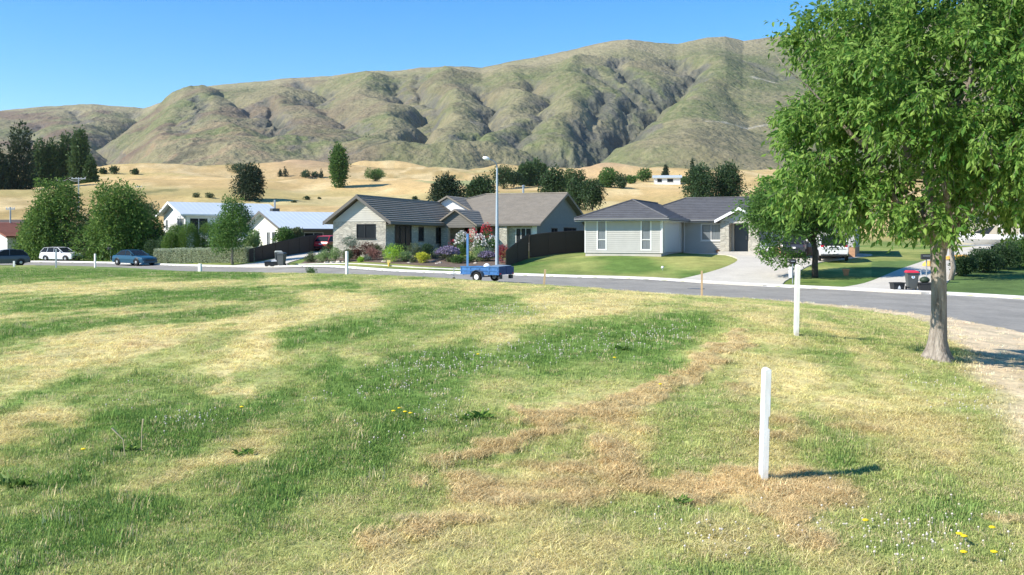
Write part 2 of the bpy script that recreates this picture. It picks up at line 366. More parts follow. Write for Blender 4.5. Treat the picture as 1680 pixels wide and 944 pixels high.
def gcol(x, y):
    d, b, px, py = dryness(x, y); dn = fbm(x, y, 2.5, 4, 9)
    c = np.where((d < .5)[:, None], lerp(GREEN[None], MID[None], np.clip(d*2, 0, 1)), lerp(MID[None], STRAW[None], np.clip(d*2-1, 0, 1)))
    pbx, pby = P2(1245, 9.2); rp_ = np.hypot((x-pbx)/.62, (y-pby)/.5); c = lerp(c, BRN[None], b*.85); c = lerp(c, np.array([[.70, .52, .29]]), np.clip(1.25-rp_*(.6+.9*fbm(x, y, .25, 3, 19)), 0, 1)*.9)
    # bare verge along the near road edge and by the right-hand tree
    dk, pos = seg_dist(x, y, NEARL); fld = ~inside(x, y, ROADP)
    u = px
    vw = np.interp(px, [600, 900, 1150, 1500, 1600, 1800], [.25, .5, 1.1, 2.3, 3.6, 6.])*(.7+.7*dn)
    vv = np.where((y < 60), 1-sstep(.75, 1.15, dk/np.maximum(vw, .1)), 0)
    c = lerp(c, DIRT[None]*(.8+.4*fbm(x, y, .6, 3, 21))[:, None], vv*.95)
    # beyond the road: greener front lawns
    sd = np.where(inside(x, y, [tuple(p) for p in FAR_E]+[(300, 36), (300, 3000), (-600, 3000), (-600, 100)]), 1., 0.)
    n1 = fbm(x, y, 4., 4, 77)
    lawn = np.clip((n1-.3)*2.2, 0, 1)
    lc = lerp(np.array([[.125, .20, .05]]), np.array([[.36, .36, .125]]), lawn); lc = lc*(.8+.4*fbm(x, y, .8, 4, 79))[:, None]
    lc = np.where(((px > 1430) & (y < 68))[:, None], np.array([.125, .195, .065])*(.65+.7*n1)[:, None], lc)
    dfar, _ = seg_dist(x, y, FARL)
    sv_ = (1-sstep(.3, 1.1, dfar/(1.1*(.6+.8*dn))))*(px > 860)
    lc = lerp(lc, DIRT[None]*.95, sv_*.8)
    # straw hills
    hill = sstep(104, 116, y+(dn-.5)*10)
    s1 = fbm(x*.6, y*.25, 22, 5, 88); s2 = fbm(x, y, 70, 3, 91)
    hc = lerp(np.array([[.60, .425, .205]]), np.array([[.41, .30, .135]]), np.clip((s1-.38)*3.5, 0, 1)); gl, _ = seg_dist(px+(fbm(x, y, 9, 3, 97)-.5)*14, py+(fbm(x, y, 9, 3, 98)-.5)*5, [(196, 317), (240, 315), (290, 311)]); gl2, _ = seg_dist(px, py+(fbm(x, y, 9, 3, 98)-.5)*4, [(600, 293), (680, 289), (760, 291)]); hc = lerp(hc, np.array([[.13, .12, .06]]), np.clip(1.3-gl/2.6, 0, .85)); hc = lerp(hc, np.array([[.24, .22, .1]]), np.clip(1.2-gl2/1.2, 0, .6)); hc = lerp(hc, np.array([[.72, .56, .32]]), np.clip((fbm(x, y*.35, 9, 4, 89)-.5)*3, 0, .7))  # dark streaks: scrub and its shadow painted into the straw colour
    hc = lerp(hc, np.array([[.34, .34, .13]]), np.clip((s2-.62)*4, 0, .35))
    red = np.exp(-((y-640)/170)**2)*np.exp(-(((px-495)/75)**2))+np.exp(-((y-520)/90)**2)*np.exp(-(((px-985)/65)**2))
    hc = lerp(hc, np.array([[.50, .34, .2]])*np.ones((len(x), 1)), np.clip(red, 0, 1))
    paddock = sstep(.6, .9, np.exp(-((y-330)/60)**2)*np.exp(-(((px-760)/110)**2))*1.6)
    hc = lerp(hc, np.array([[.27, .33, .16]])*np.ones((len(x), 1)), paddock*.8)
    rt = (px > 1330)*sstep(85, 95, y)*(1-sstep(110, 130, y)); hc = lerp(hc, np.array([[.3, .31, .12]]), rt*.7)
    lc = lerp(lc, hc, hill)
    c = np.where((sd > .5)[:, None], lc, c)
    return c, d, b, px, py, sd, vv
def relief(x, y, px, d, b):
    """small ups and downs of rough lawn"""
    near = 1-sstep(30, 70, y)
    return near*((fbm(x, y, .9, 3, 61)-.5)*.05+(fbm(x, y, .22, 3, 62)-.5)*.03+b*(.005+.045*fbm(x, y, .14, 2, 63)))
def ground_z(x, y):
    d, b, px, py = dryness(x, y)
    return Tsm(x, y)+relief(x, y, px, d, b)

# ---------------------------------------------------------------- the ground sheet
th = np.radians(np.concatenate([np.linspace(-180, -42, 24), np.linspace(-38, -31, 8), np.linspace(-30, 30, 520), np.linspace(31, 38, 8), np.linspace(42, 180, 24)]))
rr = np.concatenate([[.3, 1, 2, 3.2, 4.2, 5], np.geomspace(5.5, 100, 400), np.geomspace(101, 900, 110), [1100, 1500, 2200, 3500, 5500]])
RR, TH = np.meshgrid(rr, th, indexing='ij')
gx = (RR*np.sin(TH)).ravel(); gy = (RR*np.cos(TH)).ravel()
c, d, b, px, py, sd, vv = gcol(gx, gy)
gz = Tsm(gx, gy)+np.where(sd < .5, relief(gx, gy, px, d, b), 0)-.22*road_mask(gx, gy)-.12*drive_mask(gx, gy)-.03*vv
gz = np.where(gy > 4500, np.minimum(gz, 300), gz)
nr, na = RR.shape; idx = np.arange(nr*na).reshape(nr, na)
fq = np.stack([idx[:-1, :-1], idx[:-1, 1:], idx[1:, 1:], idx[1:, :-1]], -1).reshape(-1, 4)
M['ground'] = mat('dry_and_green_grass', (1.12, 1.1, 1.05), .95, col2=(.78, .82, .78), scale=.9, bump=.03, bscale=9, spec=.08, attr='Col')
def add_fine(m, sc, lo, hi, stretch=(1, 1, 1)):
    """a second, finer noise multiplied over the base colour"""
    n = m.node_tree; bs = n.nodes['Principled BSDF']; src = bs.inputs['Base Color'].links[0].from_socket
    tc = n.nodes.new('ShaderNodeTexCoord'); mp = n.nodes.new('ShaderNodeMapping'); mp.inputs['Scale'].default_value = stretch
    nz = n.nodes.new('ShaderNodeTexNoise'); nz.inputs['Scale'].default_value = sc; nz.inputs['Detail'].default_value = 8; nz.inputs['Roughness'].default_value = .7
    rp = n.nodes.new('ShaderNodeMapRange'); rp.inputs[1].default_value = .32; rp.inputs[2].default_value = .68; rp.inputs[3].default_value = lo; rp.inputs[4].default_value = hi
    mu = n.nodes.new('ShaderNodeVectorMath'); mu.operation = 'SCALE'
    n.links.new(tc.outputs['Object'], mp.inputs[0]); n.links.new(mp.outputs[0], nz.inputs['Vector']); n.links.new(nz.outputs[0], rp.inputs[0])
    n.links.new(src, mu.inputs[0]); n.links.new(rp.outputs[0], mu.inputs['Scale']); n.links.new(mu.outputs[0], bs.inputs['Base Color'])
add_fine(M['ground'], 14, .72, 1.25); add_fine(M['ground'], .16, .82, 1.14, (1, .4, 1)); add_fine(M['ground'], 1.3, .86, 1.12)
tag(mesh_np('ground', np.c_[gx, gy, gz], fq, M['ground'], attrs={'Col': c}, smooth=True), kind='structure')

# ---------------------------------------------------------------- road, kerb, path, driveways
def strip(a, b_, n, dz, name, m, kind='structure', zf=None):
    t = np.linspace(0, 1, n)[:, None, None]
    q = a[None]*(1-t)+b_[None]*t; X = q[..., 0].ravel(); Y = q[..., 1].ravel()
    Z = Tsm(X, Y)+dz
    i = np.arange(n*len(a)).reshape(n, len(a))
    f = np.stack([i[:-1, :-1], i[:-1, 1:], i[1:, 1:], i[1:, :-1]], -1).reshape(-1, 4)
    return tag(mesh_np(name, np.c_[X, Y, Z], f, m, smooth=True), kind=kind)
M['asphalt'] = mat('worn_chip_seal', (.325, .305, .265), .9, .12, .35, .006, 60, stretch=(1, 1, 1), col2=(.24, .228, .20)); add_fine(M['asphalt'], 6, .84, 1.16); add_fine(M['asphalt'], .45, .86, 1.12, (1, .5, 1)); add_fine(M['kerb'], 3, .82, 1.06)
M['gravel'] = mat('pale_exposed_concrete', (.60, .56, .48), .92, .1, .8, .006, 50, col2=(.50, .465, .40)); add_fine(M['gravel'], 9, .88, 1.1)
strip(NEAR_E, FAR_E, 16, -.05, 'road', M['asphalt'])
def offset(pl, d):
    t = np.gradient(pl, axis=0); t /= np.hypot(t[:, 0], t[:, 1])[:, None]
    return pl+np.c_[-t[:, 1], t[:, 0]]*d       # left of travel = away from the camera side for these lines
def extrude_line(pl, prof, name, m):
    rows = []
    base = Tsm(pl[:, 0], pl[:, 1])
    for (o, h) in prof:
        q = offset(pl, o); rows.append(np.c_[q, base+h])
    V = np.concatenate(rows); k = len(prof); n = len(pl); i = np.arange(k*n).reshape(k, n)
    f = np.stack([i[:-1, :-1], i[:-1, 1:], i[1:, 1:], i[1:, :-1]], -1).reshape(-1, 4)
    return tag(mesh_np(name, V, f, m), kind='structure')
extrude_line(FAR_E, [(-.34, -.045), (-.02, -.03), (.03, .085), (.2, .1), (.24, -.1)], 'kerb', M['kerb'])
PATH = resample(poly_pd([(486, 77.6), (560, 74.2), (640, 71.3), (720, 69), (765, 67.8)]), 50)
extrude_line(PATH, [(-.03, -.1), (-.02, .055), (.1, .065), (.1, 0)], 'path_edging', M['kerb'])
def fill(poly, name, m, dz, step=.5, thick=.12):
    """a draped slab: grid cells inside an outline, edge vertices pulled to it"""
    import bmesh
    bm = bmesh.new(); p = resample([*poly, poly[0]], 90)[:-1]
    vs = [bm.verts.new((a, b_, 0)) for a, b_ in p]
    for i in range(len(vs)): bm.edges.new((vs[i], vs[(i+1) % len(vs)]))
    bmesh.ops.triangle_fill(bm, edges=bm.edges[:], use_beauty=True)
    xs = [q[0] for q in p]; ys = [q[1] for q in p]
    for ax, lo, hi in ((0, min(xs), max(xs)), (1, min(ys), max(ys))):
        t = lo+step*1.5
        while t < hi:
            no = (1, 0, 0) if ax == 0 else (0, 1, 0); co = (t, 0, 0) if ax == 0 else (0, t, 0)
            bmesh.ops.bisect_plane(bm, geom=bm.verts[:]+bm.edges[:]+bm.faces[:], plane_co=co, plane_no=no); t += step*1.5
    co = np.array([v.co[:] for v in bm.verts]); z = Tsm(co[:, 0], co[:, 1])+dz
    for v, zz in zip(bm.verts, z): v.co.z = zz
    ed = [e for e in bm.edges if e.is_boundary]
    r = bmesh.ops.extrude_edge_only(bm, edges=ed)
    for v in r['geom']:
        if isinstance(v, bmesh.types.BMVert): v.co.z -= thick
    bmesh.ops.recalc_face_normals(bm, faces=bm.faces)
    me = bpy.data.meshes.new(name); bm.to_mesh(me); bm.free(); me.materials.append(m)
    o = bpy.data.objects.new(name, me); link(o); return tag(o, kind='structure')
for dpl in DRIVES: fill(dpl, 'driveway', M['gravel'], .045)

# ---------------------------------------------------------------- mountain
SKYL = [(-900,215),(-300,215),(-100,190),(0,182),(60,176),(150,171),(235,178),(265,168),(300,154),(330,143),(400,136),(470,129),(540,125),(600,116),(640,117),(690,111),(740,110),(790,114),(880,99),(940,85),(1000,70),(1030,65),(1060,68),(1110,72),(1160,62),(1190,60),(1220,68),(1280,59),(1330,52),(1500,28),(1680,0),(2300,-40),(3000,60)]
def _surf(u, t):
    """smooth mountain face: photo column u, t = 0 at the foot, 1 on the ridge -> x, y, z"""
    D = 900+1250*t+180*np.sin(u*.004+1.3)*t
    ys = np.interp(u, [a for a, _ in SKYL], [b_ for _, b_ in SKYL])
    g = np.where(t < 1, t**.92*(1.12-.12*t), 1.)
    pyv = 302+(ys-302)*g
    z = (HY-pyv)/F*D
    z = np.where(t > 1, (HY-ys)/F*(900+1250)*1.0-(t-1)*700, z)
    return (u-840)/F*D, D, z
def _inv(px_, py_):
    ts = np.linspace(0, 1, 300); _, D, z = _surf(np.full(300, float(px_)), ts)
    yy = HY-z/D*F
    return float(np.interp(-py_, -yy, ts))
def mline(pts):
    o = []
    for a, b_ in pts:
        t = _inv(a, b_); x, D, _ = _surf(np.array([float(a)]), np.array([t])); o.append((x[0], D[0]))
    return [tuple(q) for q in resample(o, max(6, len(o)*3))]
GUL = [ # points, depth, width (m), rockiness
 ([(905,285),(935,262),(990,238),(1040,205),(1090,172),(1125,150),(1118,122),(1100,100)], 78, 62, .9),
 ([(1075,165),(1050,150),(1038,120),(1030,98)], 34, 34, 1.), ([(1045,200),(1020,170),(1000,140),(985,125)], 34, 34, 1.),
 ([(985,225),(978,205),(972,180),(950,160)], 26, 30, .7), ([(915,270),(895,235),(880,200),(872,165),(860,150)], 42, 46, .45),
 ([(800,245),(812,215),(800,190),(790,170),(760,150)], 44, 40, .6), ([(705,245),(690,215),(668,185),(655,160),(650,140)], 46, 42, .4),
 ([(735,250),(712,225),(695,180),(690,150),(678,128)], 30, 34, .3), ([(600,240),(560,215),(530,190)], 26, 40, .2),
 ([(530,180),(505,160),(495,140),(485,128)], 34, 34, .6), ([(470,240),(460,225),(445,200),(432,180)], 34, 34, .7),
 ([(405,205),(395,190),(380,180),(365,165)], 26, 30, .4), ([(330,225),(326,205),(322,185)], 18, 22, .8), ([(300,240),(298,222),(305,205)], 14, 22, .4),
 ([(150,275),(152,255),(165,235),(190,215),(215,200),(240,180)], 60, 60, .25), ([(90,250),(70,225),(50,200)], 30, 46, .2),
 ([(140,200),(120,185),(100,178)], 22, 34, .4), ([(1250,265),(1260,220),(1230,180),(1200,150)], 16, 60, .1), ([(1290,130),(1240,110),(1215,105)], 16, 40, .5), ([(545,262),(480,235),(430,220)], 16, 50, .25)]
SPUR = [([(1180,270),(1130,215),(1140,165),(1170,110)], 30, 90), ([(640,260),(630,215),(600,170),(590,130)], 24, 60), ([(760,255),(745,210),(730,170),(720,130)], 24, 50),
 ([(850,250),(845,205),(835,160),(830,125)], 26, 55), ([(400,265),(380,235),(350,200),(330,160)], 26, 60), ([(260,265),(270,235),(290,200),(300,170)], 24, 55), ([(500,250),(470,200),(440,160)], 24, 45), ([(950,240),(930,200),(930,150),(960,110)], 26, 55), ([(940,150),(1010,140),(1090,140)], 6, 40)]
us = np.concatenate([np.linspace(-900, -60, 60), np.linspace(-55, 1500, 860), np.linspace(1510, 3000, 80)]); ts = np.concatenate([np.linspace(0, 1, 300), [1.03, 1.1, 1.25, 1.6]])
UU, TT = np.meshgrid(us, ts, indexing='xy'); uf = UU.ravel(); tf = TT.ravel()
mxx, myy, mzz = _surf(uf, tf)
wxx = mxx+(fbm(mxx, myy, 170, 4, 201)-.5)*95; wyy = myy+(fbm(mxx, myy, 170, 4, 202)-.5)*95
env = sstep(0, .12, tf)*(1-sstep(.86, 1., tf)); rock = np.zeros(len(uf)); dz = np.zeros(len(uf))
for pts, dep, wid, rk in GUL:
    dd, pos = seg_dist(wxx, wyy, mline(pts)); w = wid*(1.15-.6*pos)
    dz -= dep*.62*np.exp(-(dd/(w*.62))**1.2)*(.5+.5*np.minimum(1, (1.02-pos)*3))
    rock = np.maximum(rock, rk*np.exp(-(dd/(w*.6))**2))
for pts, dep, wid in SPUR:
    dd, pos = seg_dist(wxx, wyy, mline(pts)); dz += dep*.85*np.exp(-(dd/wid)**1.5)
rg = ridged(wxx*.9+wyy*.25, wyy*.42-wxx*.1, 190, 6, 210, .52)
rg2 = ridged(wxx, wyy*.6, 75, 5, 215, .5)
sm_ = 1-.62*sstep(880, 1080, uf+ (1-tf)*60)
dz += ((rg-.62)*12+(rg2-.62)*7.5)*sm_+(fbm(mxx, myy, 60, 5, 220, .6)-.5)*6
crag = np.clip(rock-.12, 0, 1)*(ridged(mxx, myy*.7, 34, 4, 225, .6)-.55)*34
dz += crag
mzz = mzz+dz*env+(fbm(mxx, myy, 45, 4, 230, .6)-.5)*4*(1-env)*sstep(.4, .9, tf)+(fbm(mxx, myy, 16, 3, 231, .65)-.5)*3.2*env
mzz = mzz-20*(tf < .001)
# colours of grass, scree, rock and scrub (what grows and lies where)
nmx = fbm(wxx, wyy, 120, 5, 240); nm2 = fbm(wxx, wyy, 28, 5, 241, .65); nm3 = fbm(mxx, myy, 9, 3, 242)
gcolr = np.array([[.21, .192, .112]]); gcolg = np.array([[.122, .150, .062]]); gtan = np.array([[.29, .20, .13]])
mc = lerp(np.repeat(gcolr, len(uf), 0), gcolg, np.clip((nmx-.42)*3.5+.35*sstep(500, 1000, uf), 0, 1)*.8)
lowleft = np.clip(1.3-uf/620, .12, 1)*sstep(.75, .2, tf)
mc = lerp(mc, gtan, np.clip((nm2-.45)*4, 0, 1)*lowleft*.9)
mc = lerp(mc, np.array([[.27, .235, .145]]), np.clip((nm3-.5)*3, 0, .4))
mc = lerp(mc, np.array([[.36, .31, .2]]), sstep(.8, 1, tf)*.5)
rkm = np.clip(rock*1.0+(nm2-.5)*2.2, 0, 1)*(rock > .10)
pur = np.clip((fbm(wxx, wyy, 90, 4, 260)-.5)*5, 0, 1)*np.clip(1.25-uf/900, .25, 1); mc = lerp(mc, np.array([[.165, .12, .09]]), pur*.85); mc = lerp(mc, np.array([[.13, .125, .115]]), rkm*.9)
mc = lerp(mc, np.array([[.075, .082, .06]]), np.clip((rock-.25)*1.8, 0, 1)*np.clip((nm2-.42)*6, 0, 1)*.9)
scrub = np.clip((fbm(mxx, myy, 75, 3, 250)-.60)*9, 0, 1)*np.clip((nm2-.48)*8, 0, 1)*sstep(.6, .1, tf)
mc = lerp(mc, np.array([[.07, .08, .055]]), scrub*.8*sm_)
for pts, wid in (([(1162,228),(1200,218),(1230,210),(1262,203),(1290,198)], 5.), ([(1238,142),(1250,140),(1268,140)], 9.), ([(920,262),(960,262),(1010,265)], 3.5)):
    dd, _ = seg_dist(mxx, myy, mline(pts)); mc = lerp(mc, np.array([[.45, .41, .33]]), np.exp(-(dd/(wid*.8))**2)*.75)
nu = len(us); ntm = len(ts); i = np.arange(nu*ntm).reshape(ntm, nu)
fm = np.stack([i[:-1, :-1], i[:-1, 1:], i[1:, 1:], i[1:, :-1]], -1).reshape(-1, 4)
M['mount'] = mat('hill_grass_and_rock', (1.12, 1.12, 1.1), .97, col2=(.82, .84, .84), scale=.05, bump=5, bscale=.12, spec=.05, attr='Col'); add_fine(M['mount'], .16, .87, 1.13)
tag(mesh_np('mountain', np.c_[mxx, myy, mzz+EYE], fm, M['mount'], attrs={'Col': np.clip(mc, 0, 1)}, smooth=True), kind='structure')

def pix_ground(px_, py_):
    Ds = np.geomspace(5, 1100, 900)[None, :]; px_ = np.asarray(px_, float)[:, None]; py_ = np.asarray(py_, float)[:, None]
    xx = (px_-840)/F*Ds; dd_ = Ds+0*px_; zz = Tsm(xx.ravel(), dd_.ravel()).reshape(xx.shape)
    yy = HY+(EYE-zz)*F/dd_; hit = np.argmax(yy <= py_, axis=1); r_ = dd_[np.arange(len(hit)), hit]
    return (px_[:, 0]-840)/F*r_, r_
# ---------------------------------------------------------------- grass blades on the lawn (geometry-node instances)
rng = np.random.default_rng(7)
def blade_mesh(name, n, hgt, wid, spread, lean, seed, m):
    r = np.random.default_rng(seed); V = []; Fq = []; A = []
    for k in range(n):
        a = r.uniform(0, 2*math.pi); rad = spread*math.sqrt(r.uniform()); bx, by = rad*math.cos(a), rad*math.sin(a)
        h = hgt*r.uniform(.5, 1.15); la = r.uniform(0, 2*math.pi); ln = lean*(r.uniform(.9, 1.0) if lean > .9 else r.uniform(.3, 1.2))*h; w = wid*r.uniform(.6, 1.2)
        fx, fy = -math.sin(la)*w/2, math.cos(la)*w/2; dx, dy = math.cos(la)*ln, math.sin(la)*ln
        zz = math.sqrt(max(h*h-ln*ln, (h*.12)**2)); b0 = len(V); base = -.008
        V += [(bx-fx, by-fy, base), (bx+fx, by+fy, base), (bx+dx*.4+fx*.8, by+dy*.4+fy*.8, zz*.6), (bx+dx*.4-fx*.8, by+dy*.4-fy*.8, zz*.6), (bx+dx+fx*.15, by+dy+fy*.15, zz), (bx+dx-fx*.15, by+dy-fy*.15, zz)]
        Fq += [(b0, b0+1, b0+2, b0+3), (b0+3, b0+2, b0+4, b0+5)]; q = r.uniform(); A += [q]*6
    me = mesh_np(name, V, Fq, m, attrs={'rnd': np.array(A)})
    C.objects.unlink(me); return me
mg = bpy.data.materials.new('grass_blade'); mg.use_nodes = True; n = mg.node_tree; n.nodes.clear()
at = n.nodes.new('ShaderNodeAttribute'); at.attribute_type = 'INSTANCER'; at.attribute_name = 'col'
a2 = n.nodes.new('ShaderNodeAttribute'); a2.attribute_name = 'rnd'
rp = n.nodes.new('ShaderNodeMapRange'); rp.inputs[3].default_value = .72; rp.inputs[4].default_value = 1.38
sc = n.nodes.new('ShaderNodeVectorMath'); sc.operation = 'SCALE'
df = n.nodes.new('ShaderNodeBsdfDiffuse'); tr = n.nodes.new('ShaderNodeBsdfTranslucent'); ms = n.nodes.new('ShaderNodeMixShader'); ms.inputs[0].default_value = .3; om = n.nodes.new('ShaderNodeOutputMaterial')
n.links.new(a2.outputs['Fac'], rp.inputs[0]); n.links.new(at.outputs['Color'], sc.inputs[0]); n.links.new(rp.outputs[0], sc.inputs['Scale'])
n.links.new(sc.outputs[0], df.inputs[0]); n.links.new(sc.outputs[0], tr.inputs[0]); n.links.new(df.outputs[0], ms.inputs[1]); n.links.new(tr.outputs[0], ms.inputs[2]); n.links.new(ms.outputs[0], om.inputs[0])
M['blade'] = mg
tufts = bpy.data.collections.new('grass_tuft_sources')
for k in range(4): tufts.objects.link(blade_mesh('tuft_a%d' % k, 26, .031, .006, .09, .75, 10+k, mg))
for k in range(3): tufts.objects.link(blade_mesh('tuft_b%d' % k, 26, .08, .005, .10, .985, 30+k, mg))   # raked dry grass lying flat
for k in range(2): tufts.objects.link(blade_mesh('tuft_c%d' % k, 16, .11, .006, .07, .5, 50+k, mg))     # long tufts
def scatter(name, pts, col, scl, rot, pick, coll, label=None, cat=None, tilt=None):
    me = bpy.data.meshes.new(name); me.vertices.add(len(pts)); me.vertices.foreach_set('co', np.asarray(pts, np.float32).ravel())
    for nm, a in (('scl', scl), ('rot', rot)):
        q = me.attributes.new(nm, 'FLOAT', 'POINT'); q.data.foreach_set('value', np.asarray(a, np.float32))
    q = me.attributes.new('pick', 'INT', 'POINT'); q.data.foreach_set('value', np.asarray(pick, np.int32))
    q = me.attributes.new('col', 'FLOAT_COLOR', 'POINT'); q.data.foreach_set('color', np.c_[col, np.ones(len(col))].astype(np.float32).ravel())
    o = bpy.data.objects.new(name, me); link(o); tag(o, label, cat, kind='stuff')
    ng = bpy.data.node_groups.new(name+'_nodes', 'GeometryNodeTree')
    ng.interface.new_socket('Geometry', in_out='INPUT', socket_type='NodeSocketGeometry'); ng.interface.new_socket('Geometry', in_out='OUTPUT', socket_type='NodeSocketGeometry')
    gi = ng.nodes.new('NodeGroupInput'); go = ng.nodes.new('NodeGroupOutput')
    ip = ng.nodes.new('GeometryNodeInstanceOnPoints'); ci = ng.nodes.new('GeometryNodeCollectionInfo')
    ci.inputs['Collection'].default_value = coll; ci.inputs['Separate Children'].default_value = True; ci.inputs['Reset Children'].default_value = True
    def na_(nm, dt):
        x = ng.nodes.new('GeometryNodeInputNamedAttribute'); x.data_type = dt; x.inputs['Name'].default_value = nm; return x.outputs['Attribute']
    cx = ng.nodes.new('ShaderNodeCombineXYZ'); ng.links.new(na_('rot', 'FLOAT'), cx.inputs[2])
    mtp = ng.nodes.new('GeometryNodeMeshToPoints')
    ng.links.new(gi.outputs[0], mtp.inputs[0]); ng.links.new(mtp.outputs[0], ip.inputs['Points']); ng.links.new(ci.outputs[0], ip.inputs['Instance'])
    ip.inputs['Pick Instance'].default_value = True; ng.links.new(na_('pick', 'INT'), ip.inputs['Instance Index'])
    ng.links.new(cx.outputs[0], ip.inputs['Rotation']); ng.links.new(na_('scl', 'FLOAT'), ip.inputs['Scale'])
    ng.links.new(ip.outputs[0], go.inputs[0])
    md = o.modifiers.new('scatter', 'NODES'); md.node_group = ng
    return o
def field_points(n0, n1):
    """random points on the lawn, denser near by"""
    D = np.concatenate([np.sqrt(rng.uniform(5.6**2, 12**2, n0)), (rng.uniform(0, 1, n1)*(62**.45-12**.45)+12**.45)**(1/.45)])
    X = rng.uniform(-.60, .60, len(D))*D
    ok = ~inside(X, D, ROADP) & (road_mask(X, D) <= 0)
    far = inside(X, D, [tuple(p) for p in FAR_E]+[(300, 36), (300, 3000), (-600, 3000), (-600, 100)])
    ok &= ~far
    return X[ok], D[ok]
X, D = field_points(26000, 62000)
cc, dd, bb, px, py, sd, vv = gcol(X, D)
keep = rng.uniform(size=len(X)) > vv*.93; X, D, cc, dd, bb = X[keep], D[keep], cc[keep], dd[keep], bb[keep]
Z = ground_z(X, D)
pn = fbm(X, D, .5, 3, 300)
cc = np.minimum(cc*(rng.uniform(.82, 1.22, len(X)))[:, None]*1.32, .85)
stray = rng.uniform(size=len(X)) < (.10+.25*dd); cc[stray] = np.array([.70, .60, .33])*rng.uniform(.7, 1.1, stray.sum())[:, None]
pick = rng.integers(0, 4, len(X)); flat = (rng.uniform(size=len(X)) < np.clip(dd*1.1-.25, 0, .8)) | (bb > .35); pick[flat] = rng.integers(4, 7, flat.sum())
lng = (rng.uniform(size=len(X)) < .045*(1-.6*dd)*(D < 22)) & ~flat; pick[lng] = rng.integers(7, 9, lng.sum())
scl = (.75+.7*pn)*(1+np.clip(D-14, 0, 50)*.022)*np.where(flat, 1.0, np.clip(1.15-.55*dd, .5, 1.2))*rng.uniform(.8, 1.2, len(X))
scatter('grass', np.c_[X, D, Z], cc, scl, rng.uniform(0, 6.28, len(X)), pick, tufts, 'rough mown lawn grass, part green and part dried to straw', 'grass')
# dry tuft collar round the near post
n_ = 240; a_ = rng.uniform(0, 6.28, n_); r_ = np.abs(rng.normal(0, .19, n_)); pb = P2(1252, 9.4)
X = pb[0]-.05+r_*np.cos(a_)*1.3; D = pb[1]-.05+r_*np.sin(a_); Z = ground_z(X, D)
scatter('dry_grass', np.c_[X, D, Z], np.array([[.72, .56, .3]])*rng.uniform(.75, 1.2, n_)[:, None], rng.uniform(.25, .62, n_)*np.where(D > pb[1]-.02, 1.5, 1.), rng.uniform(0, 6.28, n_), rng.integers(7, 9, n_), tufts, 'pale dry uncut grass round the foot of the near white post', 'grass')
# clover heads
clv = bpy.data.collections.new('clover_sources')
ml = bpy.data.materials.new('clover_white'); ml.use_nodes = True; ml.node_tree.nodes['Principled BSDF'].inputs['Base Color'].default_value = (.6, .54, .46, 1)
q = MB(); q.lathe((0, 0, .05), [(.003, -.006), (.008, -.002), (.0085, .003), (.004, .009)], 7); q.tube([(0, 0, -.01), (0, 0, .045)], .0012, 4, cap=False)
o_ = q.build('clover_head', ml); C.objects.unlink(o_); clv.objects.link(o_)
CL = [([(640,610),(760,600),(900,575)], 26, 210), ([(900,580),(1050,560),(1120,545)], 22, 160), ([(1480,620),(1640,680)], 30, 60), ([(1350,860),(1600,900)], 50, 110), ([(620,720),(760,660)], 40, 60), ([(250,700),(360,690)], 14, 40), ([(760,520),(900,510)], 14, 90), ([(300,600),(200,680)], 30, 15), ([(1040,860),(1230,900)], 30, 35), ([(680,640),(480,660)], 12, 40)]
PX = []; PY = []
for pts, w, k in CL:
    for j in range(k):
        s_ = rng.uniform(0, len(pts)-1); i0 = int(s_); f_ = s_-i0
        PX.append(pts[i0][0]*(1-f_)+pts[i0+1][0]*f_+rng.normal(0, w)); PY.append(pts[i0][1]*(1-f_)+pts[i0+1][1]*f_+rng.normal(0, w*.5))
def pix_ground(px_, py_):
    Ds = np.geomspace(5, 1100, 900)[None, :]; px_ = np.asarray(px_, float)[:, None]; py_ = np.asarray(py_, float)[:, None]
    xx = (px_-840)/F*Ds; dd_ = Ds+0*px_; zz = Tsm(xx.ravel(), dd_.ravel()).reshape(xx.shape)
    yy = HY+(EYE-zz)*F/dd_; hit = np.argmax(yy <= py_, axis=1); r_ = dd_[np.arange(len(hit)), hit]
    return (px_[:, 0]-840)/F*r_, r_
X, D = pix_ground(PX, PY); Z = ground_z(X, D)
scatter('clover_flowers', np.c_[X, D, Z], np.ones((len(X), 3)), rng.uniform(.7, 1.25, len(X))*(1+np.clip(D-12, 0, 30)*.02), rng.uniform(0, 6.28, len(X)), np.zeros(len(X)), clv, 'small white clover heads dotted through the greener grass', 'clover')
# ---------------------------------------------------------------- house pieces (local frame: x to the right along the front, y away)
M['roofbrown'] = mat('brown_tile_roof', (.26, .23, .185), .75, .14, 1.5, .006, 40)
M['roofgrey'] = mat('charcoal_tile_roof', (.105, .106, .112), .75, .14, 1.5, .006, 40); add_fine(M['roofgrey'], 7, .85, 1.15); add_fine(M['roofbrown'], 7, .86, 1.14)
M['roofmetal'] = mat('pale_blue_grey_metal_roof', (.50, .56, .60), .45, .04, 1, metal=.0, spec=.4)
M['roofred'] = mat('red_brown_roof', (.30, .12, .08), .7, .15)
M['weather'] = mat('grey_weatherboard', (.46, .455, .425), .75, .05, 2)
M['board'] = mat('stone_grey_board', (.52, .50, .44), .8, .06, 2)
M['tanwall'] = mat('tan_render', (.50, .44, .34), .85, .06, 1)
M['brickbase'] = mat('orange_brick_base', (.50, .29, .17), .85, .15, 6)
M['garage'] = mat('pale_garage_door', (.62, .63, .62), .55, .04)
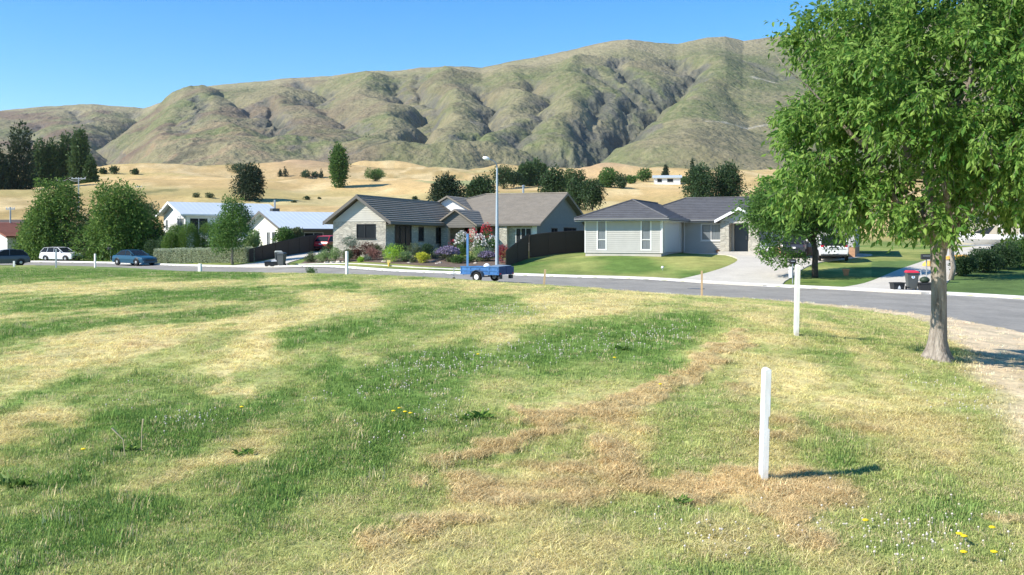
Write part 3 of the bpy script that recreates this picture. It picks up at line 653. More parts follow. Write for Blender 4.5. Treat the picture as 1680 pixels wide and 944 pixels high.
def stonemat():
    m = mat('stacked_schist', (.56, .525, .43), .9, .2, 3, col2=(.46, .435, .365)); n = m.node_tree; b = n.nodes['Principled BSDF']
    src = b.inputs['Base Color'].links[0].from_socket
    tc = n.nodes.new('ShaderNodeTexCoord'); mp = n.nodes.new('ShaderNodeMapping'); mp.inputs['Scale'].default_value = (2.6, 2.6, 8.5)
    v = n.nodes.new('ShaderNodeTexVoronoi'); v.inputs['Scale'].default_value = 1.; v.inputs['Randomness'].default_value = .85
    v2 = n.nodes.new('ShaderNodeTexVoronoi'); v2.feature = 'DISTANCE_TO_EDGE'; v2.inputs['Scale'].default_value = 1.; v2.inputs['Randomness'].default_value = .85
    n.links.new(tc.outputs['Object'], mp.inputs[0]); n.links.new(mp.outputs[0], v.inputs['Vector']); n.links.new(mp.outputs[0], v2.inputs['Vector'])
    sp = n.nodes.new('ShaderNodeSeparateColor'); n.links.new(v.outputs['Color'], sp.inputs[0])
    r = n.nodes.new('ShaderNodeMapRange'); r.inputs[3].default_value = .78; r.inputs[4].default_value = 1.15; n.links.new(sp.outputs[0], r.inputs[0])
    r2 = n.nodes.new('ShaderNodeMapRange'); r2.inputs[1].default_value = 0; r2.inputs[2].default_value = .12; r2.inputs[3].default_value = .68; r2.inputs[4].default_value = 1; n.links.new(v2.outputs['Distance'], r2.inputs[0])
    mm = n.nodes.new('ShaderNodeMath'); mm.operation = 'MULTIPLY'; n.links.new(r.outputs[0], mm.inputs[0]); n.links.new(r2.outputs[0], mm.inputs[1])
    mu = n.nodes.new('ShaderNodeVectorMath'); mu.operation = 'SCALE'; n.links.new(src, mu.inputs[0]); n.links.new(mm.outputs[0], mu.inputs['Scale']); n.links.new(mu.outputs[0], b.inputs['Base Color'])
    bp = n.nodes.new('ShaderNodeBump'); bp.inputs['Distance'].default_value = .03; n.links.new(mm.outputs[0], bp.inputs['Height']); n.links.new(bp.outputs[0], b.inputs['Normal'])
    return m
M['stone'] = stonemat()

def roof_plane(mb, e0, e1, r0, r1, pitch=.34, lip=.03, thick=.16, m=0):
    """tile courses from the eave edge e0-e1 up to r0-r1 (a point when they meet); each course overlaps the one above"""
    e0, e1, r0, r1 = map(Vector, (e0, e1, r0, r1))
    up = ((r0+r1)/2-(e0+e1)/2); L = up.length; n = max(2, int(L/pitch)); nrm = (e1-e0).cross((r0 if (r0-e0).length > .01 else r1)-e0).normalized()
    if nrm.z < 0: nrm = -nrm
    for i in range(n):
        t0, t1 = i/n, (i+1)/n
        a, b, c_, d_ = e0.lerp(r0, t0), e1.lerp(r1, t0), e1.lerp(r1, t1), e0.lerp(r0, t1)
        h = nrm*lip
        mb.quad(a+h, b+h, c_, d_, m); mb.quad(a-nrm*.01, b-nrm*.01, b+h, a+h, m)
    k = Vector((0, 0, -thick))
    mb.quad(e0-nrm*.01+k, e1-nrm*.01+k, r1+k, r0+k, m); mb.quad(e0-nrm*.01, e1-nrm*.01, e1-nrm*.01+k, e0-nrm*.01+k, m)
    mb.quad(e0, r0, r0+k, e0+k, m); mb.quad(e1, r1, r1+k, e1+k, m)
class Frame:
    """a flat wall frame: origin, unit along, unit out; builds pieces on it in world-of-parent coordinates"""
    def __init__(s, o, along, out): s.o = Vector(o); s.a = Vector(along).normalized(); s.n = Vector(out).normalized()
    def p(s, u, z, d=0): q = s.o+s.a*u+s.n*d; return (q.x, q.y, q.z+z)
    def slab(s, mb, u0, u1, z0, z1, d0, d1, m=0):
        v = [s.p(u0, z0, d0), s.p(u1, z0, d0), s.p(u1, z1, d0), s.p(u0, z1, d0), s.p(u0, z0, d1), s.p(u1, z0, d1), s.p(u1, z1, d1), s.p(u0, z1, d1)]
        mb.add(v, [(0, 3, 2, 1), (4, 5, 6, 7), (0, 1, 5, 4), (1, 2, 6, 5), (2, 3, 7, 6), (3, 0, 4, 7)], m)
def window(parent, fr, u0, u1, z0, z1, mull=(), trans=(), fm='trim', gm='glass', fw=.06, name='window', sill=True):
    w = MB(); o = .035
    fr.slab(w, u0-fw, u0, z0-fw, z1+fw, -.06, o); fr.slab(w, u1, u1+fw, z0-fw, z1+fw, -.06, o)
    fr.slab(w, u0, u1, z1, z1+fw, -.06, o-.002); fr.slab(w, u0, u1, z0-fw, z0, -.06, o-.002)
    for q in mull: fr.slab(w, q-.025, q+.025, z0, z1, -.055, o-.006)
    for q in trans: fr.slab(w, u0, u1, q-.03, q+.03, -.055, o-.009)
    if sill: fr.slab(w, u0-fw-.03, u1+fw+.03, z0-fw-.05, z0-fw-.001, -.05, o+.04)
    win = w.build(name, M[fm], parent)
    us = [u0]+list(mull)+[u1]; zs = [z0]+list(trans)+[z1]
    for a, b in zip(us[:-1], us[1:]):
        for c_, d_ in zip(zs[:-1], zs[1:]):
            g = MB(); fr.slab(g, a+.01, b-.01, c_+.01, d_-.01, -.03, -.015); g.build('pane', M[gm], win)
    return win
def wall(mb, fr, u0, u1, z0, z1, holes=(), board=0, top=None, m=0, depth=.12):
    """a wall with openings cut out (grid of slabs), optionally lapped boards"""
    us = sorted({u0, u1, *[h[0] for h in holes], *[h[1] for h in holes]}); 
    for a, b in zip(us[:-1], us[1:]):
        cuts = sorted([(h[2], h[3]) for h in holes if h[0] <= a+1e-6 and h[1] >= b-1e-6]); z = z0
        for (c_, d_) in cuts+[(z1, z1)]:
            if c_ > z+1e-4:
                if board:
                    q = math.ceil((z-z0)/board-1e-6)*board+z0; lv = [z]+[q+board*i for i in range(200) if z+1e-3 < q+board*i < c_-1e-3]+[c_]
                    for e, f in zip(lv[:-1], lv[1:]):
                        mb.add([fr.p(a, e, .034), fr.p(b, e, .034), fr.p(b, f, .002), fr.p(a, f, .002), fr.p(a, e, -.0), fr.p(b, e, -.0)], [(0, 1, 2, 3), (4, 5, 1, 0)], m)
                    fr.slab(mb, a, b, z, c_, -depth, -.001, m)
                else: fr.slab(mb, a, b, z, c_, -depth, 0, m)
            z = d_
def gable(mb, fr, u0, u1, z0, zr, ur, board=.15, m=0):
    """lapped boards filling a triangle between eave height z0 and ridge zr at ur"""
    n = max(1, int((zr-z0)/board))
    for i in range(n):
        a, b = i/n, (i+1)/n; L = lambda t: u0+(ur-u0)*t; R = lambda t: u1+(ur-u1)*t; h = zr-z0
        mb.add([fr.p(L(a), z0+a*h, .022), fr.p(R(a), z0+a*h, .022), fr.p(R(b), z0+b*h, .002), fr.p(L(b), z0+b*h, .002), fr.p(L(a), z0+a*h, 0), fr.p(R(a), z0+a*h, 0)], [(0, 1, 2, 3), (4, 5, 1, 0)], m)
    mb.add([fr.p(u0, z0, -.1), fr.p(u1, z0, -.1), fr.p(ur, zr, -.1)], [(0, 1, 2)], m)

# ================================================================ grey weatherboard house (right)
aR = math.radians(22); oR = P2(1085, 69); gR = -1.02+EYE
hR = empty('weatherboard_house', (oR[0], oR[1], gR), -aR, 'low grey weatherboard house with charcoal hip roofs, white trim and a stone porch', 'house')
X0 = -5.65; YI = 7.1; XE = 12.6; HW = 2.5; ov = .6; YB = YI+7.5
fF = Frame((X0, 0, 0), (1, 0, 0), (0, -1, 0)); fS = Frame((0, 0, 0), (0, 1, 0), (1, 0, 0)); fM = Frame((0, YI, 0), (1, 0, 0), (0, -1, 0))
w = MB(); wins = [(5.65-4.66, 5.65-4.10, .28, 2.3), (5.65-1.4, 5.65-.80, .28, 2.3)]
wall(w, fF, 0, 5.65, 0, HW-.05, wins, .15); wall(w, fS, 0, YI, 0, HW-.05, [(.9, 5.9, 0, 2.15)], .15)
wm = [(1.5, 2.9, .95, 2.1), (3.95, 5.0, 0, 2.15)]
wall(w, fM, .002, 6.2, 0, HW-.05, wm, .15); w.build('wall', M['weather'], hR)
w = MB(); wall(w, fM, 6.2, XE, .42, HW-.05, [(7.6, 9.3, 1.0, 2.1)], .15)
wall(w, Frame((XE, YI, 0), (0, 1, 0), (1, 0, 0)), 0, 7.5, .42, HW-.05, (), .15); w.box(-4.3, -4.2, YI-2, YB, 0, HW-.06); w.box(-4.2, XE-.13, YB-.12, YB, 0, HW-.06); w.box(X0+.0, X0+.1, .13, YI, 0, HW-.06); w.build('wall', M['weather'], hR)
w = MB(); w.box(6.25, XE+.01, YI-.01, YI+.2, -.6, .415); w.box(XE-.2, XE+.01, YI+.2, YB, -.6, .415); w.build('brick_base', M['brickbase'], hR)
w = MB(); w.box(X0+.02, -.02, .03, YI, -.6, -.002); w.box(.1, 6.2, YI+.03, YB, -.6, -.002); w.build('foundation', M['concrete'], hR)
for u0, u1, z0, z1 in wins: window(hR, fF, u0, u1, z0, z1, trans=[.95], gm='curtain', fw=.10, sill=False)
window(hR, fM, 1.5, 2.9, .95, 2.1, mull=[2.2], gm='curtain', fw=.09); window(hR, fM, 7.6, 9.3, 1.0, 2.1, mull=[8.45], fw=.08)
for x, y in ((X0-.03, -.03), (-.07, -.03)):
    w = MB(); w.box(x, x+.1, y, y+.1, 0, HW-.06); w.build('corner_board', M['trim'], hR)
w = MB(); w.box(-.02, .06, YI-.9, YI-.82, 0, HW-.06); w.build('corner_board', M['trim'], hR)
# garage door of five sectional panels
gd = MB(); gd.box(-.03, -.01, .9, 5.9, .02, 2.15); gdo = gd.build('garage_door', M['garage'], hR)
for i in range(5):
    q = MB(); q.box(-.009, .004, .93, 5.87, .04+i*.425, .04+i*.425+.405); q.build('door_panel', M['garage'], gdo)
w = MB(); w.box(-.02, .045, .78, .9, 0, 2.28); w.box(-.02, .045, 5.9, 6.02, 0, 2.28); w.box(-.02, .043, .9, 5.9, 2.155, 2.28); w.build('door_trim', M['trim'], hR)
# roofs
sl_ = math.tan(math.radians(22.5)); ze = HW-.02; gx0, gx1 = X0-ov, ov; gm_ = (gx0+gx1)/2; hgw = (gx1-gx0)/2; zr1 = ze+hgw*sl_
r = MB(); yend = YI+4
roof_plane(r, (gx0, -ov, ze), (gx1, -ov, ze), (gm_, -ov+hgw, zr1), (gm_, -ov+hgw, zr1))
roof_plane(r, (gx1, -ov, ze), (gx1, yend, ze), (gm_, -ov+hgw, zr1), (gm_, yend, zr1))
roof_plane(r, (gx0, -ov, ze), (gx0, yend, ze), (gm_, -ov+hgw, zr1), (gm_, yend, zr1)); r.build('roof', M['roofgrey'], hR)
mx0, mx1, my0, my1 = -4.3-ov, XE+ov, YI-ov, YB+ov; hm = (my1-my0)/2; zr2 = ze+.012+hm*sl_; ym = (my0+my1)/2; ze2 = ze+.012
r = MB(); roof_plane(r, (mx0, my0, ze2), (mx1, my0, ze2), (mx0+hm, ym, zr2), (mx1-hm, ym, zr2)); roof_plane(r, (mx0, my1, ze2), (mx1, my1, ze2), (mx0+hm, ym, zr2), (mx1-hm, ym, zr2))
roof_plane(r, (mx0, my0, ze2), (mx0, my1, ze2), (mx0+hm, ym, zr2), (mx0+hm, ym, zr2)); roof_plane(r, (mx1, my0, ze2), (mx1, my1, ze2), (mx1-hm, ym, zr2), (mx1-hm, ym, zr2)); r.build('roof', M['roofgrey'], hR)
def ridgecap(parent, pts, m, rad=.07):
    r = MB(); r.tube(pts, rad, 6); return r.build('ridge_cap', m, parent)
ridgecap(hR, [(gx0, -ov, ze+.03), (gm_, -ov+hgw, zr1+.03), (gm_, yend-.5, zr1+.03)], M['roofgrey']); ridgecap(hR, [(gx1, -ov, ze+.03), (gm_, -ov+hgw, zr1+.03)], M['roofgrey'])
ridgecap(hR, [(mx0, my0, ze2+.03), (mx0+hm, ym, zr2+.03), (mx1-hm, ym, zr2+.03), (mx1, my0, ze2+.03)], M['roofgrey'])
g = MB(); g.box(gx0-.02, gx1+.1, -ov-.1, -ov-.002, ze-.10, ze+.0); g.box(gx1+.002, gx1+.1, -ov+.0, YI-ov-.12, ze-.122, ze-.002); g.box(gx1+.1, 3.05, YI-ov-.11, YI-ov-.012, ze-.11, ze+.01); g.box(5.95, mx1, YI-ov-.11, YI-ov-.012, ze-.11, ze+.01); g.build('gutter', mat('grey_gutter', (.22, .22, .225), .5, .05), hR)
g = MB(); g.box(gx0, gx1, -ov, -.05, ze-.2, ze-.175); g.box(.05, gx1, -.05, YI-ov, ze-.2, ze-.175); g.box(gx1, mx1, my0, YI-.05, ze-.199, ze-.172); g.build('soffit', M['trim'], hR)
g = MB(); g.tube([(.10, -.10, ze-.2), (.10, -.10, .0)], .06, 8); g.build('downpipe', M['trim'], hR)
g = MB(); g.tube([(.14, YI-.1, ze-.2), (.14, YI-.1, .0)], .045, 8); g.build('downpipe', M['trim'], hR)
# stone porch with its own little gable
pf = YI-1.15
for x0, x1 in ((3.1, 3.75), (5.2, 5.95)):
    q = MB(); q.box(x0, x1, pf, YI-.03, 0, HW-.1); q.build('stone_column', M['stone'], hR, bevel=.02)
pz = HW+.85; pc = 4.52
r = MB(); roof_plane(r, (2.75, pf-.35, ze-.1), (2.75, YI+1.8, ze-.1), (pc, pf-.35, pz), (pc, YI+1.8, pz)); roof_plane(r, (6.3, pf-.35, ze-.1), (6.3, YI+1.8, ze-.1), (pc, pf-.35, pz), (pc, YI+1.8, pz)); r.build('porch_roof', M['roofgrey'], hR)
q = MB()
for xa in (2.72, 6.33): q.add([(xa, pf-.38, ze-.28), (xa, pf-.38, ze-.06), (pc, pf-.38, pz+.03), (pc, pf-.38, pz-.19), (xa, pf-.352, ze-.28), (xa, pf-.352, ze-.06), (pc, pf-.352, pz+.03), (pc, pf-.352, pz-.19)], [(0, 1, 2, 3), (4, 5, 6, 7), (0, 3, 7, 4), (1, 2, 6, 5), (0, 1, 5, 4)])
q.build('barge_board', M['white'], hR)
q = MB(); gable(q, Frame((0, pf+.02, 0), (1, 0, 0), (0, -1, 0)), 3.1, 5.95, HW-.12, pz-.25, pc); q.box(3.75, 5.2, pf+.03, pf+.2, HW-.32, HW-.13); q.build('porch_gable', M['board'], hR)
q = MB(); q.box(3.98, 4.97, YI-.02, YI+.05, .03, 2.1); dr_ = q.build('front_door', mat('dark_blue_door', (.035, .045, .06), .35, .1, spec=.5), hR)
q = MB(); q.tube([(4.85, YI-.08, .95), (4.85, YI-.08, 1.25)], .018, 6); q.build('handle', M['galv'], dr_)
q = MB(); fM.slab(q, 3.84, 3.95, 0, 2.26, -.03, .06); fM.slab(q, 5.0, 5.11, 0, 2.26, -.03, .06); fM.slab(q, 3.95, 5.0, 2.152, 2.26, -.03, .058); q.build('door_frame', M['board'], hR)
q = MB(); q.box(3.0, 6.0, pf-.5, YI-.0, -.3, .06); q.build('doorstep', M['concrete'], hR)

# ================================================================ stone house with brown tile roofs (middle)
aM = math.radians(18.7); oM = P2(633, 78); gM = -1.12+EYE
hM = empty('stone_house', (oM[0], oM[1], gM), -aM, 'large stone-clad house with steep brown tiled roofs and a rose garden in front', 'house')
HE = 2.62; Wd = 4.75; L1 = 13.2; xr = -Wd/2
fG = Frame((-Wd, 0, 0), (1, 0, 0), (0, -1, 0)); fW = Frame((0, 0, 0), (0, 1, 0), (1, 0, 0)); fA = Frame((0, L1, 0), (1, 0, 0), (0, -1, 0))
zr = HE-.15+(Wd/2+.65)*math.tan(math.radians(35))
w = MB(); wall(w, fG, 0, Wd, -.6, HE-.1, [(2.2, 3.79, 1.2, 2.25)])
hw = [(1.7, 4.8, 0.05, 2.2), (6.4, 7.4, 1.0, 2.1), (10.2, 12.3, .8, 2.1)]
wall(w, fW, .003, L1, -.6, HE-.1, hw); w.box(-Wd, -Wd+.1, .13, L1+6, -.6, HE-.12); w.build('wall', M['stone'], hM)
w = MB(); gable(w, fG, .0, Wd, HE-.1, HE-.1+(Wd/2)*math.tan(math.radians(35))+.1, Wd/2, .17); w.build('gable_boards', M['board'], hM)
window(hM, fG, 2.2, 3.79, 1.2, 2.25, mull=[2.9], fm='dark')
window(hM, fW, 1.7, 4.8, .05, 2.2, mull=[2.7, 3.75], fm='dark', gm='glass', name='sliding_door', sill=False); window(hM, fW, 6.4, 7.4, 1.0, 2.1, fm='dark'); window(hM, fW, 10.2, 12.3, .8, 2.1, mull=[11.2], fm='dark')
oh = .65; ez = HE-.15; r = MB(); rl = L1+2.5
roof_plane(r, (oh, -.48, ez), (oh, rl-2.0, ez), (xr, -.48, zr), (xr, rl+2.2, zr), pitch=.34, lip=.07)
roof_plane(r, (-Wd-oh, -.48, ez), (-Wd-oh, rl, ez), (xr, -.48, zr), (xr, rl+2.2, zr), pitch=.34, lip=.07); r.build('roof', M['roofbrown'], hM)
ridgecap(hM, [(xr, -.5, zr+.03), (xr, rl+2, zr+.03)], M['roofbrown'], .09)
q = MB()
for s_ in (-1, 1):
    xa = xr+s_*(Wd/2+oh+.02); q.add([(xa, -.52, ez-.26), (xa, -.52, ez+.03), (xr, -.52, zr+.06), (xr, -.52, zr-.22), (xa, -.483, ez-.26), (xa, -.483, ez+.03), (xr, -.483, zr+.06), (xr, -.483, zr-.22)], [(0, 1, 2, 3), (4, 5, 6, 7), (0, 3, 7, 4), (1, 2, 6, 5), (0, 1, 5, 4)])
M['fascia'] = mat('grey_brown_fascia', (.15, .14, .125), .6, .1); q.build('barge_board', M['fascia'], hM)
g = MB(); g.box(oh+.002, oh+.12, -.7, L1-.9, ez-.19, ez-.03); g.box(.02, oh, -.7, L1-.9, ez-.215, ez-.192); g.build('gutter', M['fascia'], hM)
# main block
XL, XR, YR, YE = -8.0, 8.55, L1+8.5, L1+17.0; zm = ez+3.1
w = MB(); holesA = [(5.6, 6.35, .6, 2.1)]
wall(w, fA, .0, 1.5, -.6, HE-.1); w.build('wall', M['stone'], hM); w = MB(); wall(w, fA, 5.1, XR-.0, -.6, HE-.1, [(6.6, 8.0, .75, 2.05)]); w.build('wall', M['stone'], hM)
w = MB(); fE = Frame((XR, L1, 0), (0, 1, 0), (1, 0, 0)); he = [(4.6, 6.6, .9, 2.1), (8.9, 13.6, .1, 2.2)]
wall(w, fE, .003, 17, -.6, HE-.1, he, .16); gable(w, fE, -.0, 17.0, HE-.1, zm-.12, 8.6, .16); w.box(XL, XR-.13, YE-.1, YE, -.6, HE); w.box(XL, XL+.1, L1, YE-.1, -.6, HE); w.build('wall', mat('gable_board_painted_shade', (.20, .205, .205), .8, .06, 2), hM)  # gable end turned from the sun, shade painted into its blue-grey boards
M['shadepane'] = mat('shaded_window_pane', (.018, .02, .024), .7, .1, spec=0)  # dark matt panes stand in for glass reflecting a shaded wall
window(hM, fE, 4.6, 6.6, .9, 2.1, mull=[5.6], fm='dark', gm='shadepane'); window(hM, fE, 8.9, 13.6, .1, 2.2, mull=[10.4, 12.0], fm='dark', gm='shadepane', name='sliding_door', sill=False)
r = MB(); roof_plane(r, (XL-.6, L1-.6, ez), (XR+.55, L1-.6, ez), (.5, YR, zm), (XR+.55, YR, zm), pitch=.36)
roof_plane(r, (XL-.6, YE+.5, ez+.2), (XR+.55, YE+.5, ez+.2), (.5, YR, zm), (XR+.55, YR, zm), pitch=.36); roof_plane(r, (XL-.6, L1-.6, ez), (XL-.6, YE+.5, ez+.2), (.5, YR, zm), (.5, YR, zm), pitch=.36); r.build('roof', M['roofbrown'], hM)
ridgecap(hM, [(XL-.6, L1-.6, ez+.04), (.5, YR, zm+.04), (XR+.5, YR, zm+.04)], M['roofbrown'], .09)
q = MB(); q.add([(XR+.58, L1-.62, ez-.2), (XR+.58, L1-.62, ez+.05), (XR+.58, YR, zm+.07), (XR+.58, YE+.5, ez+.27), (XR+.58, YE+.5, ez+.05), (XR+.58, YR, zm-.2)], [(0, 1, 2, 5), (5, 2, 3, 4)]); q.add([(XR+.552, L1-.62, ez-.2), (XR+.552, YR, zm-.2), (XR+.552, YE+.5, ez+.05)], [(0, 1, 2)][:0]); bb_ = q.build('barge_board', M['fascia'], hM)
sd_ = bb_.modifiers.new('thickness', 'SOLIDIFY'); sd_.thickness = .03
g = MB(); g.box(3.3, XR+.55, L1-.72, L1-.602, ez-.18, ez-.02); g.box(3.3, XR+.5, L1-.6, L1-.02, ez-.21, ez-.187); g.build('gutter', M['fascia'], hM)
# bay window and pale corner panel
w = MB(); w.box(5.15, 5.9, L1-.55, L1-.003, -.6, HE-.22); w.build('stone_pier', M['stone'], hM, bevel=.02)
window(hM, Frame((0, L1-.0, 0), (1, 0, 0), (0, -1, 0)), 6.6, 8.0, .75, 2.05, mull=[7.05, 7.5], fm='trim')
w = MB(); w.box(8.12, 8.56, L1-.05, L1-.002, -.2, HE-.12); w.build('corner_panel', M['whitewall'], hM)
# porch
pc = 1.75; pf = L1-2.6; pzr = ez+1.32
for x0, x1 in ((.25, .95), (3.0, 3.55)):
    q = MB(); q.box(x0, x1, pf+.1, pf+.65, -.3, HE-.35); q.build('stone_column', M['stone'], hM, bevel=.02)
r = MB(); roof_plane(r, (-.35, pf-.3, ez-.1), (-.35, L1+3, ez-.1), (pc, pf-.3, pzr), (pc, L1+3, pzr), pitch=.36); roof_plane(r, (3.85, pf-.3, ez-.1), (3.85, L1+3, ez-.1), (pc, pf-.3, pzr), (pc, L1+3, pzr), pitch=.36); r.build('porch_roof', M['roofbrown'], hM)
q = MB(); gable(q, Frame((0, pf, 0), (1, 0, 0), (0, -1, 0)), -.1, 3.6, ez-.18, pzr-.15, pc, .17); q.box(-.1, 3.6, pf+.003, pf+.12, ez-.35, ez-.183); q.build('porch_gable', mat('porch_board', (.20, .19, .17), .8, .06), hM)
q = MB(); q.box(.2, 3.6, pf+.0, L1, -.6, .02); q.build('porch_floor', M['concrete'], hM)
q = MB(); q.box(1.52, 5.1, L1+1.2, L1+1.3, -.3, HE-.1); q.build('wall', M['stone'], hM); q = MB(); q.box(5.0, 5.1, L1+.13, L1+1.2, -.3, HE-.1); q.build('wall', M['stone'], hM)
q = MB(); q.box(1.9, 2.9, L1+1.15, L1+1.198, 0.02, 2.1); fd = q.build('front_door', M['dark'], hM)
q = MB(); q.tube([(2.8, L1+1.1, .9), (2.8, L1+1.1, 1.2)], .02, 6); q.build('handle', M['galv'], fd)
window(hM, Frame((0, L1+1.2, 0), (1, 0, 0), (0, -1, 0)), 3.6, 4.8, .8, 2.1, mull=[4.2], fm='dark')
# small rear gable
q = MB(); bx_ = -1.46; r_ = MB(); zt = 4.15+1.12
roof_plane(r_, (bx_-2.6, 16.2, zt-1.45), (bx_-2.6, 24, zt-1.45), (bx_, 16.2, zt), (bx_, 24, zt)); roof_plane(r_, (bx_+2.6, 16.2, zt-1.45), (bx_+2.6, 24, zt-1.45), (bx_, 16.2, zt), (bx_, 24, zt)); r_.build('dormer_roof', M['roofbrown'], hM)
gable(q, Frame((0, 16.6, 0), (1, 0, 0), (0, -1, 0)), bx_-2.2, bx_+2.2, zt-1.5, zt-.2, bx_, .2); q.build('dormer_gable', M['whitewall'], hM)
q = MB(); q.tube([(4.4, YR+.3, zm-.1), (4.4, YR+.3, zm+.75)], .1, 10); q.lathe((4.4, YR+.3, zm+.75), [(.16, 0), (.16, .1), (.03, .18)], 10); q.build('flue', M['galv'], hM)

# ================================================================ white two-storey house (left)
aW = math.radians(35.6); oW = P2(304, 105); gW = -1.9+EYE
hW = empty('white_house', (oW[0], oW[1], gW), aW, 'white two-storey gabled house with pale blue-grey metal roof behind the clipped hedge', 'house')
HWH = 4.7; WW = 8.; LW = 10.5; wr = HWH+WW/2*math.tan(math.radians(18))
fg = Frame((0, WW, 0), (0, -1, 0), (-1, 0, 0)); fs = Frame((0, 0, 0), (1, 0, 0), (0, -1, 0))
w = MB(); hg = [(.9, 1.7, 2.9, 4.0), (5.3, 7.6, 2.7, 4.1), (1.2, 2.2, .6, 1.8)]; wall(w, fg, 0, WW, -.8, HWH-.08, hg); gable(w, fg, 0, WW, HWH-.08, wr-.1, WW/2, .2)
hs_ = [(.5, 2.4, 2.6, 4.1), (4.0, 5.4, 2.6, 4.1), (6.0, 7.2, 2.6, 4.1), (3.4, 4.6, .2, 2.0)]; wall(w, fs, .003, LW, -.8, HWH-.08, hs_); w.box(LW-.1, LW, 0, WW, -.8, HWH); w.box(.1, LW-.1, WW-.1, WW, -.8, HWH); w.build('wall', M['whitewall'], hW)
for h in hg: window(hW, fg, *h, mull=[(h[0]*2+h[1])/3] if h[1]-h[0] > 2 else (), gm='curtain')
for h in hs_: window(hW, fs, *h, mull=[(h[0]+h[1])/2] if h[1]-h[0] > 1.3 else ())
r = MB()
def metal(mb, e0, e1, r0, r1, nrib, th=.08):
    e0, e1, r0, r1 = map(Vector, (e0, e1, r0, r1)); k = Vector((0, 0, -th))
    mb.add([e0, e1, r1, r0, e0+k, e1+k, r1+k, r0+k], [(0, 1, 2, 3), (7, 6, 5, 4), (0, 1, 5, 4), (1, 2, 6, 5), (0, 3, 7, 4)])
    for i in range(nrib):
        t = (i+.5)/nrib; a, b = e0.lerp(e1, t), r0.lerp(r1, t); d = (e1-e0).normalized()*.02; u = Vector((0, 0, .014)); l = Vector((0, 0, .004))
        mb.add([a-d+l, a+l+u, a+d+l, b-d+l, b+l+u, b+d+l], [(0, 1, 4, 3), (1, 2, 5, 4)])
metal(r, (-.7, -.6, HWH-.15), (LW+.5, -.6, HWH-.15), (-.7, WW/2, wr), (LW+.5, WW/2, wr), 22); metal(r, (-.7, WW+.6, HWH-.15), (LW+.5, WW+.6, HWH-.15), (-.7, WW/2, wr), (LW+.5, WW/2, wr), 22); r.build('roof', M['roofmetal'], hW)
q = MB()
for ya in (-.62, WW+.62): q.add([(-.73, ya, HWH-.38), (-.73, ya, HWH-.12), (-.73, WW/2, wr+.03), (-.73, WW/2, wr-.22), (-.703, ya, HWH-.38), (-.703, ya, HWH-.12), (-.703, WW/2, wr+.03), (-.703, WW/2, wr-.22)], [(0, 1, 2, 3), (4, 5, 6, 7), (0, 3, 7, 4), (1, 2, 6, 5), (0, 1, 5, 4)])
q.build('barge_board', M['white'], hW)
q = MB(); q.box(-.7, LW+.5, -.72, -.602, HWH-.3, HWH-.15); q.build('gutter', M['trim'], hW)
# entry canopy
r = MB(); metal(r, (1.3, -3.2, 1.75), (8.5, -3.2, 1.75), (1.3, -.01, 2.3), (8.5, -.01, 2.3), 12); r.build('porch_roof', M['roofmetal'], hW)
for x in (1.5, 5., 8.2):
    q = MB(); q.box(x, x+.12, -3.1, -2.98, -.8, 1.7); q.build('post', M['white'], hW)
# long low wing
aL = math.radians(33); oL = P2(463, 100); gL = -1.3+EYE
hL = empty('low_white_house', (oL[0], oL[1], gL), aL, 'long low cream house under a wide pale metal roof, between hedge and dark fence', 'house')
HL = 2.55; WL = 11.; LL = 15.; zl = HL+WL/2*.31
fg = Frame((0, WL, 0), (0, -1, 0), (-1, 0, 0)); fs = Frame((0, 0, 0), (1, 0, 0), (0, -1, 0))
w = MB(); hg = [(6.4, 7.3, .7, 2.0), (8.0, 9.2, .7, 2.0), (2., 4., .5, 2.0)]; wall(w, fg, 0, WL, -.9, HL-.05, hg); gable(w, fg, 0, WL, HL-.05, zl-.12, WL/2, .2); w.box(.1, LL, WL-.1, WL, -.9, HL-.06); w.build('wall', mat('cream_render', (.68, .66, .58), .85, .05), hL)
hs_ = [(2.4, 4.4, .8, 1.9), (5.6, 9.0, .3, 2.0), (10.5, 12.5, .8, 1.9)]; w = MB(); wall(w, fs, .003, LL, -.9, HL-.05, hs_); w.build('wall', mat('eave_wall_painted_shade', (.2, .19, .17), .85, .06), hL)  # wall under the eave: its shade is put into the dark colour
for h in hg: window(hL, fg, *h, fm='white', fw=.1, gm='glass', mull=[(h[0]+h[1])/2])
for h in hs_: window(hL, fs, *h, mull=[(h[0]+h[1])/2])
r = MB(); metal(r, (-.6, -.9, HL-.2), (LL+.5, -.9, HL-.2), (-.6, WL/2, zl), (LL+.5, WL/2, zl), 30); metal(r, (-.6, WL+.6, HL-.2), (LL+.5, WL+.6, HL-.2), (-.6, WL/2, zl), (LL+.5, WL/2, zl), 30); r.build('roof', M['roofmetal'], hL)
q = MB(); q.add([(-.63, -.92, HL-.42), (-.63, -.92, HL-.16), (-.63, WL/2, zl+.03), (-.63, WL+.62, HL-.16), (-.63, WL+.62, HL-.42), (-.63, WL/2, zl-.22)], [(0, 1, 2, 5), (5, 2, 3, 4)]); o_ = q.build('barge_board', M['fascia'], hL); o_.modifiers.new('thickness', 'SOLIDIFY').thickness = .03
q = MB(); q.box(-.6, LL+.5, -1.02, -.902, HL-.36, HL-.2); q.build('gutter', M['fascia'], hL)
q = MB(); q.box(-.4, .4, -.45, .45, -.9, .95); ch = q.build('chimney', mat('dark_chimney', (.07, .075, .075), .7, .1), hL); ch.location = (1.6, 6.8, zl-.6)
q = MB(); q.tube([(0, 0, .95), (0, 0, 1.9)], .11, 8); q.build('flue', M['galv'], ch)

